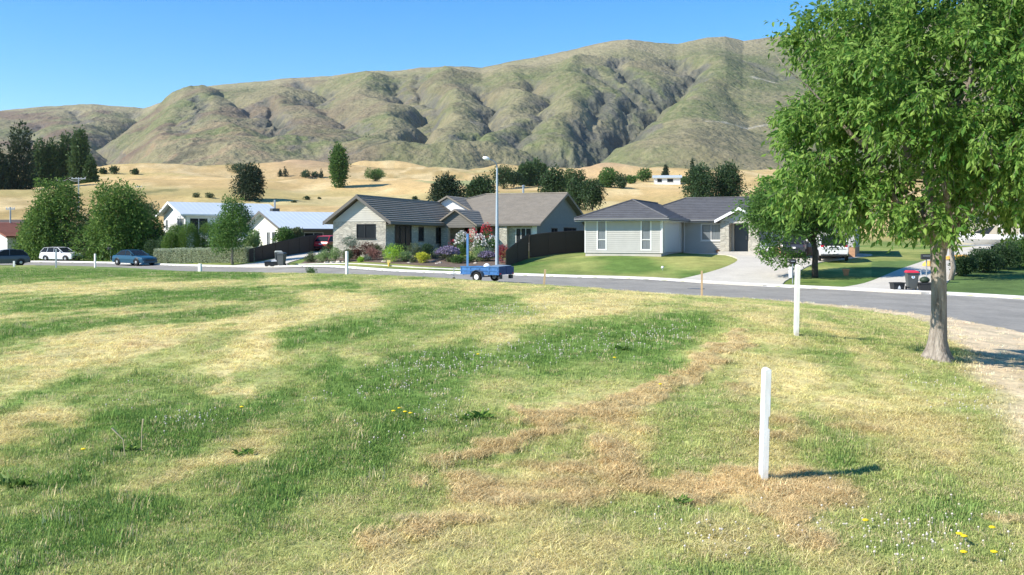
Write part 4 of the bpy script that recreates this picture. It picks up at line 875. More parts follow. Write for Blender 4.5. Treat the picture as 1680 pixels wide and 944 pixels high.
# ================================================================ houses at the edges and far away
def simple_house(name, o, gz_, ang, w_, l_, h_, pitch, wallm, roofm, label, hip=False, wins=(), sidewins=(), group=None):
    h = empty(name, (o[0], o[1], gz_), ang, label, 'house', group); fs = Frame((0, 0, 0), (1, 0, 0), (0, -1, 0)); fg = Frame((0, w_, 0), (0, -1, 0), (-1, 0, 0)); z = h_+w_/2*pitch
    b = MB(); wall(b, fs, .003, l_, -1.2, h_, wins); wall(b, fg, 0, w_, -1.2, h_, sidewins); b.box(l_-.1, l_, .12, w_, -1.2, h_-.001); b.box(.12, l_-.1, w_-.1, w_, -1.2, h_-.001)
    if not hip: gable(b, fg, 0, w_, h_, z-.1, w_/2, .25)
    b.build('wall', wallm, h); r = MB(); k = w_/2 if hip else 0
    roof_plane(r, (-.5, -.5, h_-.1), (l_+.5, -.5, h_-.1), (-.5+k, w_/2, z), (l_+.5-k, w_/2, z)); roof_plane(r, (-.5, w_+.5, h_-.1), (l_+.5, w_+.5, h_-.1), (-.5+k, w_/2, z), (l_+.5-k, w_/2, z))
    if hip: roof_plane(r, (-.5, -.5, h_-.1), (-.5, w_+.5, h_-.1), (-.5+k, w_/2, z), (-.5+k, w_/2, z)); roof_plane(r, (l_+.5, -.5, h_-.1), (l_+.5, w_+.5, h_-.1), (l_+.5-k, w_/2, z), (l_+.5-k, w_/2, z))
    r.build('roof', roofm, h)
    for q in wins: window(h, fs, *q)
    for q in sidewins: window(h, fg, *q)
    return h
simple_house('brick_roofed_house', P2(12, 108), -2.0+EYE, math.radians(62), 7, 9, 2.4, .42, M['whitewall'], M['roofred'], 'white house end with red-brown roof at the left edge behind the dark hatchback', sidewins=[(1, 2.2, .8, 1.9)])
simple_house('grey_shed', P2(-32, 122), -1.2+EYE, math.radians(4), 7, 8.5, 2.2, .42, mat('blue_grey_wall', (.2, .24, .28), .8, .05), mat('dark_brown_roof', (.13, .1, .085), .8, .1), 'blue-grey shed with dark brown roof, half hidden by trees at the left edge')
simple_house('tan_house', P2(1598, 84), -.35+EYE, math.radians(-14), 9, 14, 2.7, .36, M['tanwall'], M['roofbrown'], 'tan rendered house behind the white boat, mostly hidden by the big tree', hip=True, wins=[(3.6, 5.4, .8, 2.0), (8, 10, .8, 2.0)])
_fd = float(pix_ground([1088], [303.5])[1][0]); _fd = _fd if _fd > 150 else 380.; print('FAR HOUSE', _fd)
simple_house('far_white_house', P2(1073, _fd), T(*P2(1088, _fd))+.1, math.radians(-8), 5, 8, 2.1, .3, M['whitewall'], M['roofmetal'], 'small white farmhouse far off on the straw paddock', wins=[(1, 2.4, .6, 1.6), (4, 5.8, .6, 1.6)])
# ---------------------------------------------------------------- foliage
def unit(v): return v/np.maximum(np.linalg.norm(v, axis=-1, keepdims=True), 1e-9)
def sphere(r, n): return unit(r.normal(size=(n, 3)))
def leaves(P, dirs, size, r, aspect=.5, four=False):
    """a pointed leaf at each P hanging along dirs; two faces (or four, folded) each"""
    n = len(P); up = unit(r.normal(size=(n, 3))+np.array([0, 0, .9])); side = unit(np.cross(dirs, up)); nn = unit(np.cross(side, dirs))
    L = (size*r.uniform(.5, 1.3, n))[:, None]; Wd_ = L*aspect*.5
    if not four:
        q = np.stack([P, P+dirs*L*.5+side*Wd_+nn*L*.06, P+dirs*L-nn*L*.08, P+dirs*L*.5-side*Wd_+nn*L*.06], 1).reshape(-1, 3)
        f = (np.arange(n)[:, None]*4+np.array([0, 1, 2, 3])).astype(np.int32); k = 4
    else:
        mid = P+dirs*L*.5-nn*L*.05; tip = P+dirs*L*.98-nn*L*.16
        q = np.stack([P, P+dirs*L*.45+side*Wd_+nn*L*.05, tip, P+dirs*L*.45-side*Wd_+nn*L*.05, mid], 1).reshape(-1, 3)
        b = np.arange(n)[:, None]*5; f = np.concatenate([b+np.array([0, 1, 2, 4]), b+np.array([0, 4, 2, 3])]).astype(np.int32); k = 5
    return q, f, np.repeat(np.clip(r.normal(.45, .27, n), 0, 1), k)
def cluster_crown(lumps, n, size, seed, shell=.5, droop=.2, aspect=.5, jit=.15, four=False, outb=.7):
    r = np.random.default_rng(seed); lumps = np.array(lumps, float)
    wgt = (lumps[:, 3]*lumps[:, 4]*lumps[:, 5])**.66; k = r.choice(len(lumps), n, p=wgt/wgt.sum()); d = sphere(r, n)
    rad = (shell**3+(1-shell**3)*r.uniform(size=n))**(1/3.); rad *= 1+r.normal(0, jit*.4, n)
    P = lumps[k, :3]+d*rad[:, None]*lumps[k, 3:6]; st_ = r.uniform(size=n) < .12; P[st_] += d[st_]*lumps[k][st_, 3:6]*r.uniform(0, .35, st_.sum())[:, None]
    dr = unit(d*outb+r.normal(size=(n, 3))*.6+np.array([0, 0, -droop]))
    return leaves(P, dr, size, r, aspect, four)
def lumps_on(c, R, k, rmin, rmax, seed, bottom=-.75, fill=.35, taper=None):
    r = np.random.default_rng(seed); o = []
    for i in range(k):
        d = unit(r.normal(size=3)); s = r.uniform(rmin, rmax)
        if taper:
            h = (i+.5)/k; an = r.uniform(0, 6.28); f = math.sqrt(r.uniform(.05, 1)); q = taper(h); s *= .45+.55*q; rr_ = max(R[0]*q-s*.75, R[0]*.06)*f
            o.append((c[0]+rr_*math.cos(an), c[1]+rr_*math.sin(an), c[2]-R[2]+s*.8+(2*R[2]-s*1.7)*h, s*.8, s*.8, s*1.25)); continue
        if d[2] < bottom: d[2] = -d[2]
        f = r.uniform(.62, 1.0) if r.uniform() > fill else r.uniform(.1, .6); s = r.uniform(rmin, rmax)
        x = np.array(c)+d*f*(np.array(R)-s*.62)
        if taper:
            h = (x[2]-(c[2]-R[2]))/(2*R[2]); q = taper(h); x[0] = c[0]+(x[0]-c[0])*q; x[1] = c[1]+(x[1]-c[1])*q; s *= .5+.5*q
        o.append((*x, s*r.uniform(.85, 1.3), s*r.uniform(.85, 1.3), s*r.uniform(.7, 1.1)))
    return o
LM = {
 'bright': leafmat('leaf_bright', (.058, .17, .024), (.29, .43, .09), .38), 'mid': leafmat('leaf_mid', (.045, .115, .025), (.12, .22, .045), .3),
 'dark': leafmat('leaf_dark', (.022, .055, .022), (.06, .11, .035), .2), 'pine': leafmat('needle_dark', (.02, .042, .022), (.05, .08, .035), .12),
 'poplar': leafmat('leaf_poplar', (.04, .09, .03), (.09, .15, .045), .2), 'olive': leafmat('leaf_olive', (.08, .115, .05), (.17, .2, .09), .2),
 'hedge': leafmat('leaf_hedge', (.36, .42, .26), (.55, .58, .40), .2), 'garden': leafmat('leaf_garden', (.042, .115, .02), (.19, .30, .05), .3), 'street': leafmat('leaf_street', (.04, .115, .022), (.15, .27, .05), .3), 'lime': leafmat('leaf_lime', (.24, .42, .03), (.42, .60, .07), .3), 'yellow': leafmat('leaf_yellow', (.48, .52, .04), (.68, .66, .08), .3),
 'grey': leafmat('leaf_grey', (.13, .18, .13), (.26, .32, .24), .2), 'maroon': leafmat('leaf_maroon', (.075, .03, .025), (.16, .07, .045), .2), 'pink': leafmat('leaf_pinkish', (.25, .11, .09), (.36, .2, .16), .2),
 'purple': leafmat('flower_purple', (.16, .13, .22), (.30, .26, .38), .2), 'redflower': leafmat('flower_red', (.5, .02, .04), (.75, .06, .09), .2), 'whiteflower': leafmat('flower_white', (.7, .68, .62), (.85, .82, .78), .2),
 'orange': leafmat('leaf_orange', (.22, .15, .03), (.42, .26, .05), .25), 'red': leafmat('leaf_red', (.24, .03, .04), (.42, .08, .09), .2), 'palegreen': leafmat('leaf_pale', (.17, .28, .1), (.33, .42, .17), .25)}
def limb(mb, a, b, r0, r1, seg=4, sag=0., seed=0, n=7):
    r = random.Random(seed); a = Vector(a); b = Vector(b); L = (b-a).length; pts = []
    for i in range(seg+1):
        t = i/seg; p = a.lerp(b, t); w = math.sin(t*math.pi)*L*.06
        pts.append(p+Vector((r.uniform(-w, w), r.uniform(-w, w), r.uniform(-w, w)*.5+sag*math.sin(t*math.pi))))
    mb.tube(pts, [r0+(r1-r0)*i/seg for i in range(seg+1)], n); return pts
def tree(name, px, D, label, crown, top_py, bot_py, width_px, leafm, n, size, seed, base_py=None, trunk_r=.1, group=None, barkm='barkdark', k=26, lump=(.16, .3), shape='round', cat='tree', droop=.2, shell=.45, dx=0, aspect=.5, extra=()):
    x, y, z = G(px, D, -.05)
    if shape == 'hill': pass
    e = empty(name, (x, y, z), 0, label, cat, group)
    zt = ZP(top_py, D)-z; zb = ZP(bot_py, D)-z; R = width_px/2/F*D; c = (dx, 0, (zt+zb)/2); RZ = (zt-zb)/2
    tp = {'round': None, 'column': lambda h: .22+.85*max(0, math.sin((h*.84+.13)*math.pi))**.8, 'dome': lambda h: 1.08-.58*h**1.7, 'cone': lambda h: max(.12, 1.25*(1-h)**.8), 'vase': lambda h: .45+.6*h}[shape]
    s = min(R, RZ); lm = lumps_on(c, (R, R*.95, RZ), k, s*lump[0]*2, s*lump[1]*2, seed, -.9 if shape != 'round' else -.7, .35, tp)+list(extra)
    V, f, a = cluster_crown(lm, n, size, seed+1, shell, droop, aspect)
    if crown: mesh_np('crown', V, f, leafm, e, attrs={'rnd': a})
    t = MB(); hb = max(zb+RZ*.35, .3); limb(t, (0, 0, -.1), (dx*.12, 0, hb), trunk_r*1.25, trunk_r*.85, 3, 0, seed)
    r = random.Random(seed)
    for i in range(6):
        an = r.uniform(0, 6.28); rr_ = R*.6; limb(t, (dx*.12, 0, hb*r.uniform(.85, .98)), (dx+rr_*math.cos(an), rr_*math.sin(an), c[2]+RZ*r.uniform(-.1, .6)), trunk_r*.5, trunk_r*.12, 4, 0, seed+i)
    t.build('trunk', M[barkm], e, smooth=True); return e

# ---------------------------------------------------------------- the big tree at the right
bx, by, bz = G(1536, 16); by = 16.
TR = empty('cherry_tree', (bx, by, bz), 0, 'large leafy green tree close by on the right, grey trunk flaring at the lawn', 'tree')
t = MB()
def rad_at(h): return .118+.15*math.exp(-h/.2)+.0
hs_ = [-.12, -.02, .06, .16, .3, .5, .8, 1.2, 1.6, 1.95]; secs = []
for h in hs_:
    q = []; cx_ = .03*h+.02*math.sin(h*2.5); 
    for kk in range(20):
        a = 2*math.pi*kk/20; rr_ = rad_at(h)*(1+(.16*math.exp(-h/.25))*math.sin(a*4+.7)+.05*math.sin(a*3+h*3)+.03*math.sin(a*7+h*9)); q.append((cx_+rr_*math.cos(a), rr_*math.sin(a), h))
    secs.append(q)
t.loft(secs)
r = random.Random(5); top = Vector((.08, 0, 1.9)); tips = []
for i, (ex, ey, ez_, rr_) in enumerate([(-1.7, -.3, 3.9, .07), (-.6, .5, 4.9, .075), (.5, -.2, 5.2, .085), (1.7, .3, 4.3, .075), (1.2, -.9, 3.7, .06), (-1.0, 1.1, 3.8, .06), (-.5, -1.2, 3.6, .06), (.9, 1.2, 4.4, .06), (-1.9, .2, 3.3, .05), (2.1, -.2, 3.5, .05)]):
    p = limb(t, top+Vector((0, 0, r.uniform(-.35, .1))), (ex, ey, ez_), rr_, .03, 6, .1, i+3)
    for j in range(5):
        a = p[r.randint(2, 6)]; tips.append(limb(t, a, (a.x+r.uniform(-1.1, 1.1), a.y+r.uniform(-1., 1.), a.z+r.uniform(-.3, 1.1)), .022, .006, 4, .05, i*10+j, 5)[-1])
t.build('trunk', M['bark'], TR, smooth=True)
def crown_big():
    rr_ = np.random.default_rng(11); c = np.array([.95, 0, 4.45]); R = np.array([3.0, 2.8, 2.5]); tw = []
    # twig sprays spread over many boughs, so that the outline breaks up
    boughs = []
    for i in range(350):
        d = unit(rr_.normal(size=3)); d[2] = d[2] if d[2] > -.8 else -d[2]*.4; d = unit(d); f = rr_.uniform(.74, 1.05) if i % 3 else rr_.uniform(.35, .82)
        boughs.append((c+d*R*f, d, rr_.uniform(.26, .56)))
    for (q, s) in [((-2.45, -.3, 2.8), .42), ((-2.1, .2, 2.75), .5), ((-2.2, -.5, 3.05), .4), ((-1.6, -.6, 2.6), .5), ((-1.0, -.8, 2.45), .5), ((-1.9, -.2, 3.4), .5), ((-.3, -1., 2.3), .45), ((1.0, -.9, 2.25), .5), ((1.6, -.4, 2.3), .5), ((.4, .5, 2.4), .5), ((2.3, -.6, 2.3), .5), ((2.8, 0, 2.7), .5), ((2.0, .6, 2.5), .5), ((1.3, .4, 2.6), .5), ((.9, -.5, 2.7), .5), ((1.7, -.7, 2.9), .5), ((2.4, -.4, 3.2), .5), ((.2, -.6, 2.8), .5), ((.6, .8, 3.0), .5), ((1.5, .9, 3.2), .5), ((3.0, .6, 3.3), .5), ((-.4, .3, 2.7), .45), ((.5, -1.4, 3.1), .5), ((1.4, -1.5, 3.3), .5), ((-.9, .7, 2.6), .5), ((-1.75, -.3, 4.9), .4), ((-1.9, 0, 5.5), .34), ((-1.3, 0, 5.8), .45), ((-2.15, -.1, 4.0), .36), ((-2.3, -.1, 3.6), .3)]: boughs.append((np.array(q), unit(np.array(q)-c), s))
    Ps = []; Ds = []
    for (q, d, s) in boughs:
        if q[2] < 2.3: continue
        nt_ = int(36*s/.45)

        for j in range(nt_):
            o = unit(rr_.normal(size=3)); o = unit(o+d*.55); st = q+o*s*rr_.uniform(.0, .75); dr = unit(o+d*.5+np.array([0, 0, -.18])+rr_.normal(size=3)*.25); L = rr_.uniform(.22, .42); nl = rr_.integers(8, 14)
            tt = np.linspace(.05, 1, nl)[:, None]; pts = st+dr*L*tt+np.array([0, 0, -1])*(tt**2)*L*.2
            sd = unit(rr_.normal(size=(nl, 3))); Ps.append(pts+sd*.015); Ds.append(unit(dr*.5+sd*.7+np.array([0, 0, -.5])))
            tw.append((st, dr*L))
    P = np.concatenate(Ps); Dd = np.concatenate(Ds); return leaves(P, Dd, .118, rr_, .44, True), tw
(V, f, a), tw = crown_big()
mesh_np('crown', V, f, LM['bright'], TR, attrs={'rnd': a})
ws = np.array([[s, s+d] for s, d in tw[::2]])    # thin twigs inside the crown
tv = np.stack([ws[:, 0]+[.004, 0, 0], ws[:, 0]-[.004, 0, 0], ws[:, 1]-[.002, 0, .05], ws[:, 1]+[.002, 0, -.05]], 1).reshape(-1, 3)
tag(mesh_np('twigs', tv, (np.arange(len(ws))[:, None]*4+np.arange(4)), M['bark'], TR), kind='stuff')

# ---------------------------------------------------------------- other trees (px, distance, rows of top and bottom of the crown, width in px)
st = 'trees along the street and front gardens'
tree('street_tree', 1337, 59, 'round dark green street tree with forked trunk in front of the weatherboard house', 1, 284, 416, 192, LM['street'], 64000, .20, 21, trunk_r=.17, k=80, dx=-.7, extra=[(-2.2, -.2, 1.3, 1.1, 1., .65), (-1.4, -.4, 1.2, .9, .8, .5), (-2.9, 0, 1.7, .7, .7, .6), (-2.5, .3, 1.9, .9, .9, .6)], group=st)
tree('street_tree', 1559, 56, 'second street tree whose trunk shows just behind the big tree trunk', 1, 270, 410, 120, LM['mid'], 7000, .18, 22, trunk_r=.13, k=30, group=st, barkm='bark')
tree('street_tree', 382, 82.4, 'young street tree with pale thin trunk in front of the clipped hedge', 1, 321, 411, 80, LM['street'], 12000, .17, 23, trunk_r=.1, k=34, shape='dome', lump=(.16, .3), group=st, barkm='bark')
tree('garden_tree', 88, 108, 'broad green tree behind the white station wagon', 1, 294, 438, 138, LM['garden'], 24000, .31, 24, trunk_r=.2, k=44, lump=(.12, .26), shape='dome', group=st)
tree('garden_tree', 196, 104, 'broad loose green tree with yellowish top behind the blue sedan', 1, 300, 434, 146, LM['garden'], 24000, .31, 25, trunk_r=.2, k=44, lump=(.12, .26), shape='dome', group=st)
tree('garden_tree', 247, 106, 'low dark evergreen tree between the blue sedan and white house', 1, 362, 436, 56, LM['dark'], 7000, .26, 26, trunk_r=.16, k=30, group=st)
tree('garden_tree', 150, 118, 'dark green tree filling the gap between the two broad trees', 1, 345, 430, 90, LM['dark'], 7000, .3, 27, trunk_r=.16, k=30, group=st)
tree('garden_tree', 468, 97, 'small green garden tree against the shaded wall over the dark fence', 1, 372, 408, 34, LM['mid'], 3500, .2, 28, trunk_r=.07, k=14, group=st)
tree('garden_tree', 486, 98, 'small bushy olive garden tree, right one over the dark fence', 1, 375, 410, 26, LM['olive'], 2500, .2, 29, trunk_r=.06, k=12, group=st)
tree('garden_tree', 415, 97, 'slim garden tree beside the cream house gable', 1, 376, 414, 30, LM['palegreen'], 2500, .2, 30, trunk_r=.06, k=12, group=st)
pg_ = 'tall poplars at the left edge'
for i, (px, D, tp, bt, wd, lb) in enumerate([(-14, 230, 228, 380, 46, 'dark poplar cut by the left edge of the photo'), (34, 235, 203, 385, 38, 'tallest dark poplar near the left edge'), (8, 260, 252, 378, 30, 'lower dark poplar between the two tallest ones'),
    (66, 270, 230, 350, 26, 'pale hazy poplar right of the tallest dark one'), (86, 272, 228, 350, 26, 'poplar in the middle of the left row'), (109, 275, 219, 345, 25, 'narrow poplar third from the right of the row'), (131, 262, 211, 330, 28, 'tall pointed poplar near the right end of the row'), (148, 260, 258, 335, 18, 'shortest poplar at the right end of the row')]):
    tree('poplar_tree', px, D, lb, 1, tp, bt, wd*1.12, LM['pine'] if i < 3 else LM['poplar'], 6500, .8, 40+i, trunk_r=.4, k=46, lump=(.4, .75), shape='column', group=pg_, droop=-.5)
def far(kind, px, D, lb, tp, bt, wd, m, n=2600, sz=.5, shape='round', grp='trees on the straw hills', k=18, lump=(.22, .42), dr=.1): 
    far.i += 1
    if 140 < D < 1000 and kind != 'pine_tree' and (grp != 'trees behind the houses' or D > 250):
        D2 = float(pix_ground([px], [bt-1.])[1][0]); D = D2 if D2 > 100 else D*.8
    return tree(kind, px, D, lb, 1, tp, bt, wd*1.1, LM[m], n, sz, 100+far.i, trunk_r=.012*wd/F*D+.12, k=k, lump=lump, shape=shape, group=grp, droop=dr)
far.i = 0
far('poplar_tree', 556, 330, 'lone upright poplar on the straw hill left of centre', 235, 309, 26, 'mid', 6000, .65, 'column', k=40, lump=(.4, .7), dr=-.4)
far('pine_tree', 409, 185, 'lone dark bushy pine on the straw hill above the white house', 269, 325, 54, 'pine', 8000, .42, 'dome', k=36)
far('bush', 616, 430, 'round green bush group on the hill crest behind the stone house', 277, 299, 40, 'mid', 2600, .6, k=12)
far('tree', 167, 420, 'small dark tree on the hill crest, first right of the poplars', 275, 287, 12, 'dark', 500, .6, k=6)
far('tree', 188, 420, 'small dark tree on the hill crest, second right of the poplars', 272, 287, 13, 'dark', 500, .6, k=6)
far('tree', 223, 420, 'low wide dark tree on the hill crest above the white house', 278, 288, 17, 'dark', 500, .6, k=6)
far('tree', 390, 520, 'dark tree group on the crest behind the lone bushy pine', 266, 284, 34, 'dark', 1500, .7, k=10)
far('conifer_tree', 460, 560, 'left of a pair of small pointed conifers on the tan slope', 277, 291, 8, 'pine', 500, .6, 'cone', k=8)
far('conifer_tree', 468, 560, 'right, taller one of the pair of small pointed conifers', 273, 291, 9, 'pine', 500, .6, 'cone', k=8)
far('tree', 512, 560, 'wide green tree clump on the tan slope left of the poplar', 280, 294, 38, 'dark', 1500, .7, k=10)
far('conifer_tree', 527, 560, 'small pointed conifer beside the wide clump left of the poplar', 278, 294, 8, 'pine', 500, .6, 'cone', k=8)
mg_ = 'trees behind the houses'
far('pine_tree', 733, 128, 'spiky dark pine rising behind the brown roof ridge', 288, 348, 64, 'pine', 7500, .38, 'dome', k=44, grp=mg_)
far('tree', 790, 150, 'dark rounded tree behind the lamp post, left of its pole', 289, 335, 50, 'dark', 5000, .4, 'dome', k=26, grp=mg_)
far('tree', 826, 300, 'rounded dark tree just right of the lamp post', 270, 312, 34, 'dark', 2200, .6, k=16, grp=mg_)
far('tree', 843, 310, 'lower dark tree right of the lamp post pole', 276, 310, 26, 'dark', 1500, .6, k=12, grp=mg_)
for i, (px, tp, wd, lb) in enumerate([(858, 270, 12, 'slim poplar at the left of the hazy row behind the roof'), (869, 266, 13, 'second slim poplar of the hazy row behind the roof'), (880, 262, 14, 'tallest slim poplar of the hazy row behind the roof'), (891, 270, 13, 'right slim poplar of the hazy row behind the roof')]):
    far('poplar_tree', px, 420, lb, tp, 306, wd*1.25, 'poplar', 1800, .8, 'column', k=20, lump=(.45, .75), grp=mg_, dr=-.3)
far('tree', 907, 150, 'dark tree peeping over the right end of the brown ridge', 274, 330, 48, 'dark', 5000, .38, 'dome', k=30, grp=mg_)
far('tree', 932, 210, 'lighter tree just behind the end of the brown ridge', 277, 330, 26, 'poplar', 2200, .45, k=16, grp=mg_)
far('tree', 950, 165, 'dense dark tree beside the shaded gable, left', 280, 345, 40, 'dark', 4500, .4, 'dome', k=24, grp=mg_)
far('tree', 972, 160, 'dense dark tree beside the shaded gable, right', 290, 350, 34, 'dark', 3500, .4, k=24, grp=mg_)
far('tree', 1001, 350, 'wide mid-green tree clump on the paddock edge', 276, 309, 44, 'mid', 2600, .6, 'dome', k=16, grp=mg_)
far('tree', 1020, 340, 'dark low tree at the right of the paddock clump', 287, 311, 18, 'dark', 900, .6, k=9, grp=mg_)
far('tree', 1056, 480, 'small twin-topped tree left of the far white farmhouse', 278, 300, 22, 'mid', 1000, .7, k=10, grp=mg_)
far('conifer_tree', 1092, 520, 'pointed conifer above the far white farmhouse', 271, 296, 14, 'pine', 900, .7, 'cone', k=12, grp=mg_)
far('bush', 1115, 480, 'low bushes right of the far white farmhouse', 290, 300, 30, 'mid', 900, .7, k=10, grp=mg_)
far('conifer_tree', 1136, 520, 'tall thin conifer left of the big dark clump', 260, 300, 11, 'pine', 900, .7, 'cone', k=12, grp=mg_)
far('bush', 1036, 480, 'low bushes left of the far white farmhouse', 290, 302, 26, 'mid', 900, .7, k=10, grp=mg_)
far('tree', 1149, 165, 'big dark green tree behind the grey roof, left of the clump', 272, 335, 66, 'dark', 7500, .42, 'dome', k=36, grp=mg_)
far('tree', 1192, 168, 'big dark green tree behind the grey roof, right of the clump', 268, 335, 68, 'dark', 7500, .42, 'dome', k=36, grp=mg_)
far('tree', 1500, 115, 'green bushy tree seen beneath the big tree canopy', 352, 412, 90, 'mid', 5000, .35, k=26, grp=mg_)
far('tree', 1600, 120, 'dark tree behind the tan house beneath the canopy', 330, 400, 90, 'dark', 4000, .4, k=26, grp=mg_)
gs = 'scattered small bushes on the straw slope'
for i, (px, py_, D, wd, m) in enumerate([(321, 325, 165, 15, 'olive'), (344, 326, 160, 17, 'dark'), (503, 328, 150, 13, 'dark'), (482, 333, 145, 7, 'olive'), (680, 328, 160, 11, 'dark'), (524, 327, 152, 5, 'olive'), (423, 333, 150, 7, 'olive'), (608, 245, 1180, 42, 'dark')]):
    D = D if D > 1000 else float(pix_ground([px], [py_])[1][0]); far('bush', px, D, ['grey-green bush above the white house roof, left', 'dark bush above the white house roof, right', 'dark round bush on the straw slope above the metal roof', 'tiny olive bush above the flat metal roof', 'dark bush behind the brown tiled wing', 'tiny bush beside the dark round one on the straw', 'tiny bush at the foot of the lone pine', 'dark scrub patch low on the mountain above the round bush'][i], py_-wd*.55, py_+1, wd, m, 700, .2 if D < 1000 else 2., k=8, grp=gs)
for i, (px, py_, D, wd, m) in enumerate([(225, 362, 116, 60, 'olive'), (200, 372, 114, 40, 'dark'), (245, 352, 122, 40, 'olive')]):
    far('bush', px, D, ['broad olive shrubbery left of the white house gable', 'dark shrubbery behind the blue sedan trees', 'grey-green shrubbery on the slope behind the white house'][i], py_-16, py_+14, wd, m, 1500, .3, k=10, grp='shrubbery behind the left gardens')

# ---------------------------------------------------------------- hedges, topiary, shrubs
def shrub(px, D, w_px, h_px, m, label, n=1300, sz=.10, name='shrub', flow=None, grp='garden shrubs in front of the stone house', nf=300, cat='shrub', k=9, spiky=0, ball=False):
    shrub.i += 1; x, y, z = G(px, D, -.04)
    e = empty(name, (x, y, z), 0, label, cat, grp)
    if grp.startswith('garden shrubs'): w_px *= 1.12; h_px *= 1.22
    R = w_px/2/F*D; H = h_px/F*D
    if ball: lm = [(0, 0, H*.55, R, R*.9, H*.47), (R*.2, 0, H*.5, R*.8, R*.8, H*.42)]
    else: lm = lumps_on((0, 0, H*.5), (R, R*.8, H*.52), k, min(R, H*.5)*.45, min(R, H*.5)*.8, 500+shrub.i, -.95, .3)
    V, f, a = cluster_crown(lm, n, sz, 700+shrub.i, .8 if ball else .55, -.5 if not spiky else -1.4, .45 if not spiky else .16)
    V[:, 2] = np.maximum(V[:, 2], .0); mesh_np('foliage', V, f, LM[m], e, attrs={'rnd': a})
    if flow:
        r = np.random.default_rng(900+shrub.i); d = sphere(r, nf); d[:, 2] = np.abs(d[:, 2])*.9+.1; P = np.array([0, 0, H*.5])+d*np.array([R*.95, R*.8, H*.56])*r.uniform(.9, 1.1, nf)[:, None]
        V, f, a = leaves(P, unit(r.normal(size=(nf, 3))), .11, r, .9); mesh_np('flowers', V, f, LM[flow], e, attrs={'rnd': a})
    q = MB(); q.tube([(0, 0, -.1), (R*.1, 0, H*.5)], [.03, .015], 6); q.build('stem', M['barkdark'], e); return e
shrub.i = 0
SH = [(511,78,20,14,'olive','low olive shrub at the left end of the garden bed'),(529,77,26,16,'palegreen','low pale green mound second from the left of the bed'),(541,82,28,26,'dark','dark glossy shrub beside the red car'),(556,80,20,20,'mid','green shrub between the glossy dark one and the feathery one'),
 (577,77.4,26,34,'grey','tall feathery grey-green shrub at the stone wall corner'),(550,76,22,18,'palegreen','soft grey-green mound behind the pale rocks'),(572,75.3,20,16,'olive','low olive mound left of the near pinkish bush'),(582,76.6,18,18,'maroon','dark maroon shrub below the feathery one'),(598,77,36,24,'maroon','broad dark maroon shrub under the two-pane window'),
 (616,77.4,26,22,'olive','brownish olive shrub right of the broad maroon one'),(611,75,22,18,'pink','dusty pink shrub at the front of the bed'),(592,74.6,12,8,'lime','tiny lime tuft at the bed edge'),(602,74.7,14,9,'grey','tiny blue-grey tuft beside the dusty pink shrub'),
 (650,75.5,40,20,'mid','mid-green mound behind the big lime shrub'),(644,73.4,36,25,'lime','big domed lime-green shrub by the yellow marker'),(663,73.4,22,18,'palegreen','smaller light lime shrub right of the big domed one'),(683,74.8,30,24,'olive','dark olive mound behind the yellow shrub'),(701,74.6,20,22,'dark','dark shrub at the right shoulder of the yellow one'),
 (694,72.6,25,16,'yellow','bright yellow domed shrub near the footpath'),(678,72.8,12,10,'olive','small olive tuft left of the bright yellow shrub'),(715,75.6,18,12,'grey','silvery shrub on the bank by the timber edging'),(722,77,20,9,'olive','flat olive plant under the shaded wall'),
 (742,72.8,26,10,'olive','green skirt plant below the lavender'),(758,75.2,24,18,'mid','green shrub beneath the white roses'),(754,71.8,24,12,'mid','green mound in front of the blue pole'),(772,72.5,14,12,'mid','green tuft just right of the blue pole'),(786,72.8,22,22,'palegreen','pale bushy plant between the blue pole and lamp post'),
 (797,74.5,30,20,'grey','grey-green shrub under the red roses'),(838,71.9,22,20,'orange','orange-green shrub behind the start of the dark fence'),(846,73,24,14,'palegreen','pale green shrub over the top of the dark fence')]
for (px, D, wp, hp, m, lb) in SH: shrub(px, D, wp, hp, m, lb, n=1500 if wp > 16 else 500, sz=.11)
shrub(735, 73.2, 36, 20, 'olive', 'wide purple lavender bush beside the timber edging', flow='purple', nf=1400); shrub(799, 72.6, 28, 14, 'olive', 'purple lavender bush left of the lamp post', flow='purple', nf=700)
shrub(758, 75.8, 22, 34, 'mid', 'rose bush covered in white roses left of the blue pole', flow='whiteflower', nf=360, name='rose_bush'); shrub(742, 76.4, 14, 22, 'dark', 'sparse dark rose bush with few red blooms', flow='redflower', nf=30, name='rose_bush')
shrub(775, 75.6, 20, 38, 'mid', 'rose bush with deep red roses right of the blue pole', flow='redflower', nf=200, name='rose_bush'); shrub(787, 74.6, 20, 32, 'mid', 'rose bush with white roses between two red ones', flow='whiteflower', nf=260, name='rose_bush')
shrub(798, 75.6, 20, 44, 'mid', 'tall rose bush with bright red roses left of the lamp post', flow='redflower', nf=200, name='rose_bush'); shrub(808, 74.9, 16, 30, 'mid', 'rose bush with mixed white roses by the lamp post', flow='whiteflower', nf=130, name='rose_bush')
shrub(824, 70.8, 22, 27, 'red', 'dark red leafed bush between lamp post and dark fence', n=1600)
tg = 'clipped round shrubs behind the hedge'
for i, (px, D, wp, hp, lb) in enumerate([(281, 93, 26, 34, 'low round clipped shrub at the left behind the hedge'), (288, 95, 28, 42, 'dark round clipped shrub behind the lower left one'), (309, 93, 30, 44, 'large round clipped shrub second from the left'), (342, 94, 32, 43, 'large round clipped shrub left of the young street tree'), (372, 94, 26, 32, 'green rounded shrub behind the young street tree')]):
    shrub(px, D, wp*1.1, hp*1.36, 'garden', lb, n=11000, sz=.12, grp=tg, name='topiary_shrub', ball=True)
shrub(268, 97, 26, 40, 'dark', 'dark bushy shrub at the left end behind the hedge', n=2500, sz=.14, grp=tg)
